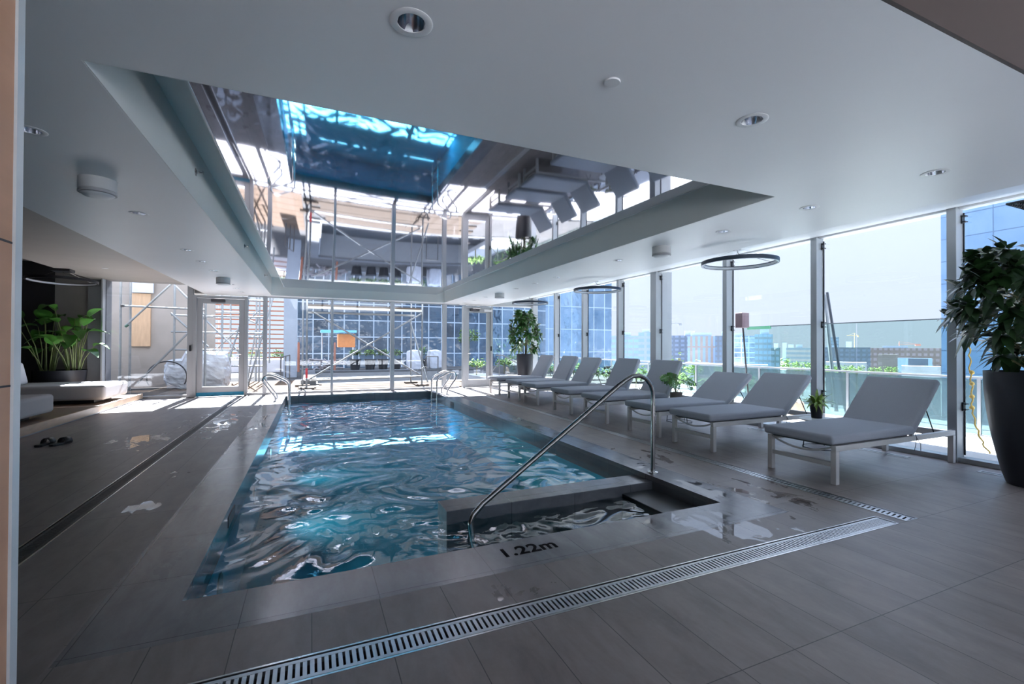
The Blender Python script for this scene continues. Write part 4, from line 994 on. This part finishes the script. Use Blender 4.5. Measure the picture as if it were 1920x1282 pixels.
T = tubes('scaffold', 'tall scaffold tower seen through the left glass door', 'scaffold', (0, 16.0, 0.013), [
    ('standard', galv_m, 0.027, [[(-2.45, 0, 0), (-2.45, 0, 3.6)], [(-1.35, 0.0, 0), (-1.35, 0.0, 3.6)], [(-2.9, 1.4, 0), (-2.9, 1.4, 3.6)], [(-1.6, 1.4, 0), (-1.6, 1.4, 3.6)], [(-2.6, 2.6, 0), (-2.6, 2.6, 3.6)]]),
    ('ledger', galv_m, 0.023, [[(-2.9, 0, z_), (-1.3, 0, z_)] for z_ in (0.6, 1.1, 1.6, 2.1, 2.6)] + [[(-2.9, 1.4, z_), (-1.5, 1.4, z_)] for z_ in (0.8, 1.5, 2.3)]),
    ('brace', galv_m, 0.024, [[(-2.9, 0.02, 2.0), (-1.8, 0.02, 0.8)], [(-2.45, -0.04, 0.1), (-1.7, -0.04, 2.9)], [(-2.9, 1.3, 1.0), (-1.6, 1.3, 2.4)], [(-1.75, -0.1, 0.0), (-1.1, -0.1, 2.7)]]),
    ('coupler', green_clip_m, 0.04, [[(-1.38, -0.05, 1.6), (-1.32, -0.05, 1.68)]])])
T = tubes('scaffold', 'thin scaffold poles in front of the terracotta slats', 'scaffold', (0, 18.0, -0.0), [
    ('standard', galv_m, 0.028, [[(-2.15, 0, 0), (-2.15, 0, 3.4)], [(-1.75, 0.0, 0), (-1.75, 0.0, 3.4)], [(-1.4, 0.8, 0.6), (-1.4, 0.8, 3.4)]]),
    ('brace', galv_m, 0.024, [[(-2.3, -0.04, 0.9), (-1.9, -0.04, 3.2)], [(-2.15, -0.05, 2.2), (-1.75, -0.05, 2.0)], [(-2.0, 0.1, 0.1), (-1.72, 0.1, 2.2)]]),
    ('coupler', green_clip_m, 0.05, [[(-2.15, -0.06, 1.68), (-2.15, -0.06, 1.80)]])])
# walls and column outside left
MB().box(-6.5, -2.72, 16.4, 16.6, 0, 3.5).build('wall_outside', stone_m, kind='structure')
o = tag(MB().box(-4.75, -4.28, 16.33, 16.395, 1.2, 2.72).build('plywood_sheet', mat('bare_plywood', (0.46, 0.30, 0.18), 0.8, var=0.14, scale=3, stretch=(6, 6, 1))), 'orange plywood sheet fixed to the wall outside the lounge window', 'plywood')
o = tag(MB().box(-4.7, -4.2, 16.25, 16.33, 2.74, 3.3).build('plastic_drape', plastic_m), 'clear plastic sheet draped above the plywood outside', 'plastic sheet')
B = thing('site_cladding', 'blue cladding strip with a small yellow lamp beyond the left edge of the lounge window', 'cladding', (-5.3, 15.2, 0))
MB().box(0, 0.25, 0, 0.3, 0, 3.0).build('board', mat('blue_cladding', (0.08, 0.16, 0.30), 0.5, var=0.15), B)
MB().lathe([(0.001, -0.07), (0.07, -0.06), (0.09, 0), (0.07, 0.06), (0.001, 0.07)], (0.2, -0.08, 1.15), n=14, caps=False).build('lamp', mat('yellow_plastic', (0.5, 0.33, 0.06), 0.5), B, smooth=True)
# plastic wrapped pallet with hose loop
PK = thing('wrapped_pallet', 'large bundle wrapped in crumpled clear plastic outside the lounge window', 'bundle', (-2.95, 15.55, 0.017))
bm = bmesh.new(); bmesh.ops.create_cube(bm, size=1.0); bmesh.ops.subdivide_edges(bm, edges=bm.edges[:], cuts=14, use_grid_fill=True)
for v in bm.verts:
    p = v.co.copy(); q = p.normalized() * 0.62; p = p.lerp(q, 0.45)
    nn = mnoise.noise(p * 5.0) * 0.07 + mnoise.noise(p * 13.0 + Vector((3, 1, 2))) * 0.035
    p *= 1 + nn; v.co = Vector((p.x * 1.45, p.y * 0.75, max(0.0, (p.z + 0.5) * (1.02 if p.x > -0.2 else 0.82))))
me = bpy.data.meshes.new('wrapped_load'); bm.to_mesh(me); bm.free(); me.materials.append(plastic_m)
o = bpy.data.objects.new('wrapped_load', me); C.objects.link(o); o.parent = PK
HS = thing('hose_loop', 'black hose looped in front of the plastic wrapped bundle', 'hose', (-3.40, 14.38, 0.02))
MB().tube([(0.42 * math.cos(math.radians(a)), -0.01 * a / 30, 0.40 + 0.40 * math.sin(math.radians(a))) for a in range(-30, 215, 8)], 0.017, 8).build('hose', black_m, HS, smooth=True)
# terracotta slat screen
SC_ = thing('slat_screen', 'screen of horizontal terracotta slats beyond the left door', 'screen', (-4.6, 21.0, 0))
for i in range(13): MB().box(0, 3.72, 0, 0.06, 0.72 + i * 0.19, 0.77 + i * 0.19).build('slat', slat_m, SC_)
for x in (0.0, 1.24, 2.5, 3.66): MB().box(x, x + 0.05, 0.061, 0.12, 0, 3.2).build('upright', alu_m, SC_)
MB().box(-0.98, -0.52, 19.6, 20.0, 0, 3.6).build('column_outside', mat('blue_grey_concrete', (0.22, 0.25, 0.29), 0.7, var=0.06), kind='structure')
# railings
def white_rail(label, loc, pts_posts, rails):
    T = thing('handrail', label, 'handrail', loc)
    for p in pts_posts: MB().tube(p, 0.02, 8).build('post', white_c, T)
    for p in rails: MB().tube(p, 0.02, 8).build('rail', white_c, T)
white_rail('white metal handrail left of the empty outdoor pool', (-0.9, 17.0, 0.013), [[(-0.03, 0, 0), (-0.03, 0, 0.83)], [(0.22, 0.4, 0), (0.22, 0.4, 0.90)], [(0.1, 0.3, 0), (0.1, 0.3, 0.86)]], [[(-0.03, 0, 0.83), (0.22, 0.4, 0.90)]])
white_rail('white metal handrail in the right corner of the empty outdoor pool', (3.95, 17.0, 0), [[(0, 0, -0.9), (0, 0, 0.85)], [(0.5, 0.2, -0.9), (0.5, 0.2, 0.84)]], [[(0, 0, 0.85), (0.5, 0.2, 0.84)]])
white_rail('white sloping handrail beyond the far right window corner', (6.9, 17.0, 0), [[(0.0, 0, 0), (0, 0, 0.88)]], [[(-0.15, 0, 0.88), (0.15, 0, 0.88)], [(0.15, 0, 0.88), (0.95, 0, 0.48)], [(0.0, 0, 0.6), (-0.4, 0, 0.1)]])
# terrace plants, bags
MB().box(-3.9, -0.6, 24.5, 25.1, -0.02, 0.55).build('planter_wall', conc_m, kind='structure')
r = random.Random(21)
pots = [(2.1, 25.2), (2.84, 25.1), (3.52, 25.2), (4.2, 25.2)]
for i, (x, y) in enumerate(pots):
    B = thing('potted_shrub', 'yellow-green shrub in a black nursery pot on the far terrace, %s from the left' % ordn[i].replace('nearest', 'first'), 'potted shrub', (x, y, -0.02), 0, 'potted shrubs on the far terrace')
    MB().lathe([(0.0, 0), (0.22, 0), (0.28, 0.5), (0.30, 0.5), (0.30, 0.55), (0.26, 0.55), (0, 0.5)], n=20, caps=False).build('pot', black_m, B, smooth=True)
    mb = MB(); shrub(mb, (0, 0, 0.85), 0.30, 230, 0.15, 0.07, r, 0.9); mb.build('foliage', leafl_m, B, smooth=True)
B = thing('potted_shrub', 'narrow shrub in a square black pot between white sacks on the far terrace', 'potted shrub', (5.5, 24.6, -0.02))
MB().box(-0.2, 0.2, -0.2, 0.2, 0, 0.55).build('pot', black_m, B); mb = MB(); shrub(mb, (0, 0, 0.9), 0.24, 200, 0.14, 0.05, r, 1.7); mb.build('foliage', leafl_m, B, smooth=True)
for i, (x, y, s_) in enumerate(((4.92, 24.0, 0.7), (6.25, 24.9, 0.72))):
    bm = bmesh.new(); bmesh.ops.create_cube(bm, size=1.0); bmesh.ops.subdivide_edges(bm, edges=bm.edges[:], cuts=6, use_grid_fill=True)
    for v in bm.verts:
        p = v.co.copy(); q = p.normalized() * 0.6; p = p.lerp(q, 0.35) * (1 + 0.08 * mnoise.noise(p * 4 + Vector((i, 0, 0)))); v.co = Vector((p.x * s_, p.y * s_, (p.z + 0.5) * 1.0))
    me = bpy.data.meshes.new('bulk_bag'); bm.to_mesh(me); bm.free(); me.materials.append(mat('white_sack', (0.5, 0.5, 0.52), 0.7, var=0.08, scale=4))
    o = bpy.data.objects.new('bulk_bag', me); C.objects.link(o); o.location = (x, y, 0)
    tag(o, ('white bulk sack left of the square-potted shrub', 'white bulk sack right of the square-potted shrub')[i], 'sack', 'bulk sacks on the far terrace')
B = thing('rubble_heap', 'heap of light building debris on the terrace left of the potted shrubs', 'debris', (0.45, 26.3, -0.02)); mb = MB(); r = random.Random(6)
for _ in range(60):
    x, y, z_ = r.uniform(-1.3, 1.0), r.uniform(-0.5, 0.5), r.uniform(0, 0.5); L = r.uniform(0.2, 0.8); d = rdir(r)
    mb.tube([(x, y, z_), (x + d.x * L, y + d.y * L, max(0, z_ + d.z * L * 0.4))], r.uniform(0.02, 0.06), 4)
B['kind'] = 'stuff'; mb.build('debris', mat('debris_mix', (0.22, 0.19, 0.18), 0.8, var=0.3, scale=3), B)
for i, (x, y) in enumerate(((-0.55, 23.6), (1.05, 24.0))):
    o = MB().lathe([(0.05, 0), (0.055, 0.6), (0.05, 1.35), (0.02, 1.4)], (x, y, 0), n=10).build('safety_post', slat_m, smooth=True); tag(o, ('red wooden post outside near the concrete column', 'red wooden post outside near the site kiosk')[i], 'post', 'red posts on the far terrace')
B = thing('site_kiosk', 'orange site kiosk with a blue canopy in front of the glass building', 'kiosk', (2.15, 33.0, -0.02))
MB().box(-0.55, 0.55, -0.6, 0.6, 1.15, 2.05).build('cabin', orange_m, B, bevel=0.05); MB().box(-1.6, 0.6, -1.0, 1.0, 2.12, 2.28).build('canopy', mat('sky_blue_canvas', (0.15, 0.45, 0.75), 0.5), B)
for x in (-1.5, 0.5): MB().tube([(x, 0.7, -3), (x, 0.7, 2.12)], 0.05, 6).build('post', alu_m, B)
for (x, y, z0, h, R_, n, lb) in ((7.1, 21.5, 0.0, 1.65, 0.55, 420, 'slim young tree with yellow-green leaves outside the right door'), (6.5, 18.6, 0.0, 0.45, 0.42, 200, 'yellow-green shrub outside the right door'),
                                 (8.2, 19.6, 0.0, 0.45, 0.42, 260, 'low green shrub behind the white sloping handrail'), (-2.7, 25.8, 0.0, 0.75, 0.5, 260, 'green shrub in the raised bed left of the column'),
                                 (-1.4, 25.8, 0.0, 0.75, 0.5, 260, 'green shrub in the raised bed beside the column'), (9.9, 22.3, 0.0, 0.5, 0.5, 300, 'broad green shrub at the far right end of the terrace'), (-3.9, 25.8, 0.0, 0.7, 0.45, 220, 'green shrub in the raised bed behind the scaffold')):
    B = thing('garden_shrub' if h < 1 else 'young_tree', lb, 'shrub' if h < 1 else 'tree', (x, y, z0)); r = random.Random(int(x * 10))
    MB().tube([(0, 0, 0), (0.02, 0, h)], 0.025, 6).build('trunk' if h > 1 else 'stem', stem_m, B)
    mb = MB(); shrub(mb, (0, 0, h), R_, n, 0.15, 0.07, r, 1.1 if h > 1 else 0.7); mb.build('foliage', leafl_m, B, smooth=True)

# ------------------------------------------------------------------ city
GB = thing('glass_office_building', 'broad dark glass office building with pale mullion grid beyond the far windows', 'building', (-1.2, 45.0, -15))
MB().box(0, 25.0, 0, 14, 0, 40).build('curtain_wall', facade_mat('dark_curtain_wall', (0.007, 0.013, 0.022), (0.055, 0.085, 0.12), (0.23, 0.27, 0.31), 1.32, 1.55, 0.10, warp=0.3), GB)
MB().box(25.0, 34.0, 0.2, 14, 0, 42).build('light_curtain_wall', facade_mat('light_curtain_wall', (0.045, 0.085, 0.13), (0.13, 0.185, 0.24), (0.24, 0.29, 0.34), 1.5, 2.6, 0.08, warp=0.2), GB)
BT = thing('blue_glass_tower', 'tall blue glass tower at the right behind the large planter', 'building', (30.0, -12.0, -15))
MB().box(0, 18, 0, 24.8, 0, 50).build('curtain_wall', facade_mat('blue_curtain_wall', (0.12, 0.22, 0.37), (0.22, 0.33, 0.48), (0.07, 0.13, 0.22), 1.2, 1.15, 0.045, axes='YZ'), BT)
HO = mnoise
def block(name, label, x0, x1, ytop, D, m, depth=None, roof=None):
    (ax, ay), (bx, by) = bearing(x0, D), bearing(x1, D)
    w_ = math.hypot(bx - ax, by - ay); ztop = HC + D / math.cos(abs(math.atan(((x0 + x1) / 2 - 960) / FPX))) * 0 + (651 - ytop) / FPX * (D * math.cos(math.atan(((x0 + x1) / 2 - 960) / FPX)))
    B = thing(name, label, 'building', (ax, ay, -15), math.atan2(by - ay, bx - ax))
    H_ = ztop + 15; dp = depth or w_ * 0.6
    MB().box(0, w_, 0, dp, 0, H_).build('walls', m, B)
    if roof: MB().box(w_ * roof[0], w_ * roof[1], dp * 0.2, dp * 0.8, H_, H_ + roof[2]).build('roof_plant', mat('roof_plant_grey', (0.35, 0.42, 0.48), 0.7), B)
    return B
wm = window_mat
block('apartment_block', 'pale blue apartment block with white bands seen left of the wide column', 1146, 1198, 631, 150, wm('skin_a', (0.182, 0.226, 0.260), (0.16, 0.26, 0.38), 1.76, 1.76, 0.8, 0.5), roof=(0.3, 0.7, 1.2))
block('apartment_block', 'blue-grey apartment block with balconies touching the wide column', 1197, 1232, 624, 140, wm('skin_b', (0.195, 0.239, 0.269), (0.14, 0.22, 0.32), 2.35, 1.76, 0.7, 0.55), roof=(0.2, 0.6, 1.0))
block('office_block', 'dark blue low office block behind the big tree', 1244, 1306, 630, 260, wm('skin_c', (0.061, 0.087, 0.130), (0.10, 0.14, 0.22), 2.94, 2.35, 0.6, 0.5), roof=(0.65, 0.95, 2.5))
block('apartment_block', 'tan and blue striped apartment block left of the black window post', 1289, 1346, 631, 195, wm('skin_d', (0.217, 0.182, 0.165), (0.16, 0.24, 0.36), 1.88, 8.24, 0.5, 0.93), roof=(0.1, 0.8, 1.4))
block('apartment_block', 'dark grey apartment block half hidden by the third window post', 1341, 1380, 630, 185, wm('skin_e', (0.078, 0.095, 0.122), (0.08, 0.12, 0.18), 1.41, 1.88, 0.5, 0.6), roof=(0.3, 0.9, 1.6))
block('patterned_block', 'tall dark block with a diamond patterned front outside the third window', 1376, 1418, 630, 168, facade_mat('diamond_front', (0.062, 0.099, 0.149), (0.34, 0.44, 0.54), (0.40, 0.52, 0.60), 2.2, 1.6, 0.25), roof=(0.0, 0.5, 1.0))
block('glass_block', 'teal glass block with projecting balconies to the right', 1415, 1449, 627, 160, wm('skin_f', (0.148, 0.208, 0.243), (0.16, 0.28, 0.38), 1.18, 1.76, 0.85, 0.6), roof=(0.3, 0.8, 1.5))
block('low_block', 'lower dark teal block beside the balcony block', 1446, 1463, 652, 155, wm('skin_g', (0.061, 0.113, 0.130), (0.10, 0.18, 0.24), 1.18, 1.76, 0.7, 0.6))
for i, (a, b, t) in enumerate(((1451, 1459, 644), (1467, 1475, 643), (1478, 1488, 646))):
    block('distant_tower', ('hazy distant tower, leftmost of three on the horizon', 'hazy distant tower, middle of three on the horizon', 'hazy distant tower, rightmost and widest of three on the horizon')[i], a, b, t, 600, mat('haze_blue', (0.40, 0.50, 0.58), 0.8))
block('long_office', 'long white-banded office building above the trees', 1474, 1536, 652, 260, wm('skin_h', (0.269, 0.269, 0.260), (0.15, 0.20, 0.24), 60.00, 2.12, 0.98, 0.5), roof=(0.3, 0.5, 1.5))
block('distant_tower', 'blue tower on the horizon right of the leaning poles', 1556, 1573, 632, 420, wm('skin_i', (0.095, 0.139, 0.182), (0.14, 0.22, 0.32), 1.76, 2.35, 0.7, 0.6))
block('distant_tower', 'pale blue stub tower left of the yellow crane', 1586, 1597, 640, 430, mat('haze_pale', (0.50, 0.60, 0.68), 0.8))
block('brick_terrace_block', 'wide dark slate housing block under the yellow crane', 1545, 1632, 651, 300, wm('skin_j', (0.069, 0.091, 0.122), (0.09, 0.12, 0.17), 2.35, 2.35, 0.6, 0.5), roof=(0.05, 0.3, 1.0))
block('brick_terrace_block', 'long brownish brick block along the skyline on the right', 1628, 1768, 652, 330, wm('skin_k', (0.148, 0.113, 0.108), (0.22, 0.18, 0.20), 2.35, 2.94, 0.6, 0.5), roof=(0.2, 0.55, 1.2))
block('brown_warehouse', 'square brown building in front of the skyline at right', 1646, 1684, 664, 150, wm('skin_l', (0.156, 0.130, 0.117), (0.20, 0.17, 0.16), 4.12, 2.35, 0.2, 0.35))
block('blue_warehouse', 'low slate blue warehouse right of the brown building', 1683, 1748, 671, 140, wm('skin_m', (0.069, 0.091, 0.130), (0.22, 0.32, 0.42), 5.29, 5.29, 0.35, 0.6))
block('white_shed', 'row of low white sheds behind the frosted glass', 1548, 1625, 679, 160, mat('white_shed', (0.28, 0.29, 0.31), 0.8, var=0.15, scale=0.3))
block('white_shed', 'low white shed in front of the blue warehouse', 1690, 1764, 686, 110, mat('white_shed2', (0.30, 0.31, 0.33), 0.8, var=0.15, scale=0.3))
for i, (a, b, t, D_) in enumerate(((1285, 1330, 681, 120), (1330, 1376, 683, 118), (1172, 1228, 684, 120), (1376, 1440, 684, 120), (1020, 1150, 686, 110))):
    block('street_shed', ('low pale shed left of the third window post', 'low pale shed just left of the black window post', 'low pale shed seen behind the middle loungers', 'low pale shed below the patterned block', 'low pale shed seen through the far windows')[i], a, b, t, D_, mat('pale_shed', (0.26, 0.28, 0.30), 0.8, var=0.2, scale=0.3))
r = random.Random(12)
trees = [(1274, 636, 90, 3.6), (1304, 680, 100, 1.6), (1352, 683, 110, 1.5), (1480, 673, 150, 2.2), (1505, 671, 180, 3.0), (1532, 672, 215, 2.9), (1462, 664, 235, 4.5), (1560, 677, 110, 1.6), (1583, 680, 120, 1.5), (1606, 679, 130, 1.6), (1640, 683, 116, 1.2), (1670, 682, 120, 1.2), (1243, 660, 105, 2.2)]
for i, (px, yt, D_, R_) in enumerate(trees):
    x, y = bearing(px, D_); dd = D_ * math.cos(math.atan((px - 960) / FPX)); top = HC + (651 - yt) / FPX * dd
    desc = ['big pale green tree beside the wide window column', 'tiny tree below the striped apartment block', 'tiny tree beside the black window post', 'tree at the left foot of the long white office', 'tree below the middle of the long white office', 'tree at the right foot of the long white office', 'hazy green tree mass left of the long white office', 'small bright tree beside the leaning poles', 'small bright bush left of the sheds', 'small bright bush under the yellow crane', 'small street tree before the brown building', 'small street tree at the corner of the brown building', 'smaller tree behind the wide window column'][i]
    B = thing('city_tree', desc, 'tree', (x, y, -15), 0, 'trees in the city beyond the terrace')
    MB().tube([(0, 0, 0), (0, 0, top + 15 - R_)], 0.25, 6).build('trunk', stem_m, B)
    mb = MB(); n = 700 if R_ > 4.5 else 240
    hh = max(R_, 1.2) * (2.2 if i == 0 else 1.0)
    for _ in range(n):
        d = rdir(r, 0.1); p = Vector((d.x * R_, d.y * R_, top + 15 - hh + d.z * hh)) * 1.0
        q = r.uniform(0.5, 1.0); p = Vector((p.x * q, p.y * q, top + 15 - hh + (p.z - top - 15 + hh) * q))
        leaf(mb, p, rdir(r), (0, 0, 1), R_ * 0.28, R_ * 0.2, 0.2, 2)
    mb.build('foliage', leafl_m, B, smooth=True)


def crane(px, yt, D_, jib_l, jib_r, label, m):
    x, y = bearing(px, D_); dd = D_ * math.cos(math.atan((px - 960) / FPX)); top = HC + (651 - yt) / FPX * dd; s = dd / FPX
    B = thing('tower_crane', label, 'crane', (x, y, -15), -YAW); H_ = top + 15
    MB().box(-s * .35, s * .35, -s * .35, s * .35, 0, H_).build('mast', m, B); MB().box(-jib_l * s, jib_r * s, -s * .3, s * .3, H_ - 5 * s, H_ - 4.2 * s).build('jib', m, B)
    MB().box(jib_r * s * 0.75, jib_r * s, -s * .6, s * .6, H_ - 8 * s, H_ - 5 * s).build('counterweight', m, B)
    MB().tube([(-jib_l * s * 0.8, 0, H_ - 4.5 * s), (0, 0, H_), (jib_r * s * 0.9, 0, H_ - 4.5 * s)], s * 0.18, 4).build('tie_bars', m, B)
crane(1602, 624, 380, 14, 8, 'yellow tower crane on the skyline in the second window', mat('crane_yellow', (0.50, 0.38, 0.22), 0.6))
crane(1686, 640, 380, 2, 40, 'thin red crane on the skyline in the second window', mat('crane_red', (0.45, 0.20, 0.16), 0.6))
crane(1253, 603, 350, 6, 25, 'grey tower crane with its jib beside the wide window column', mat('crane_grey', (0.16, 0.18, 0.20), 0.6))
# street strips between the terrace and the city
for i, (D_, w_, m_, lb) in enumerate(((62, 5.0, mat('white_parapet', (0.62, 0.63, 0.65), 0.8, var=0.1, scale=0.3), 'pale rail platform beyond the terrace seen behind the loungers'), (75, 4.0, mat('grey_parapet', (0.30, 0.32, 0.34), 0.8, var=0.1, scale=0.3), 'grey road deck beyond the terrace seen behind the loungers'))):
    ax, ay = bearing(1500, D_ * 0.8); bx, by = bearing(1200, D_ * 0.9)
    B = tag(MB().box(0, math.hypot(bx - ax, by - ay), 0, w_, 9.0 + i, 10.2 + i).box(0, math.hypot(bx - ax, by - ay), 0.3, w_ - 0.3, 0, 9.0 + i).build('road_deck', m_), lb, 'road deck')
    B.location = (ax, ay, -15); B.rotation_euler = (0, 0, math.atan2(by - ay, bx - ax))
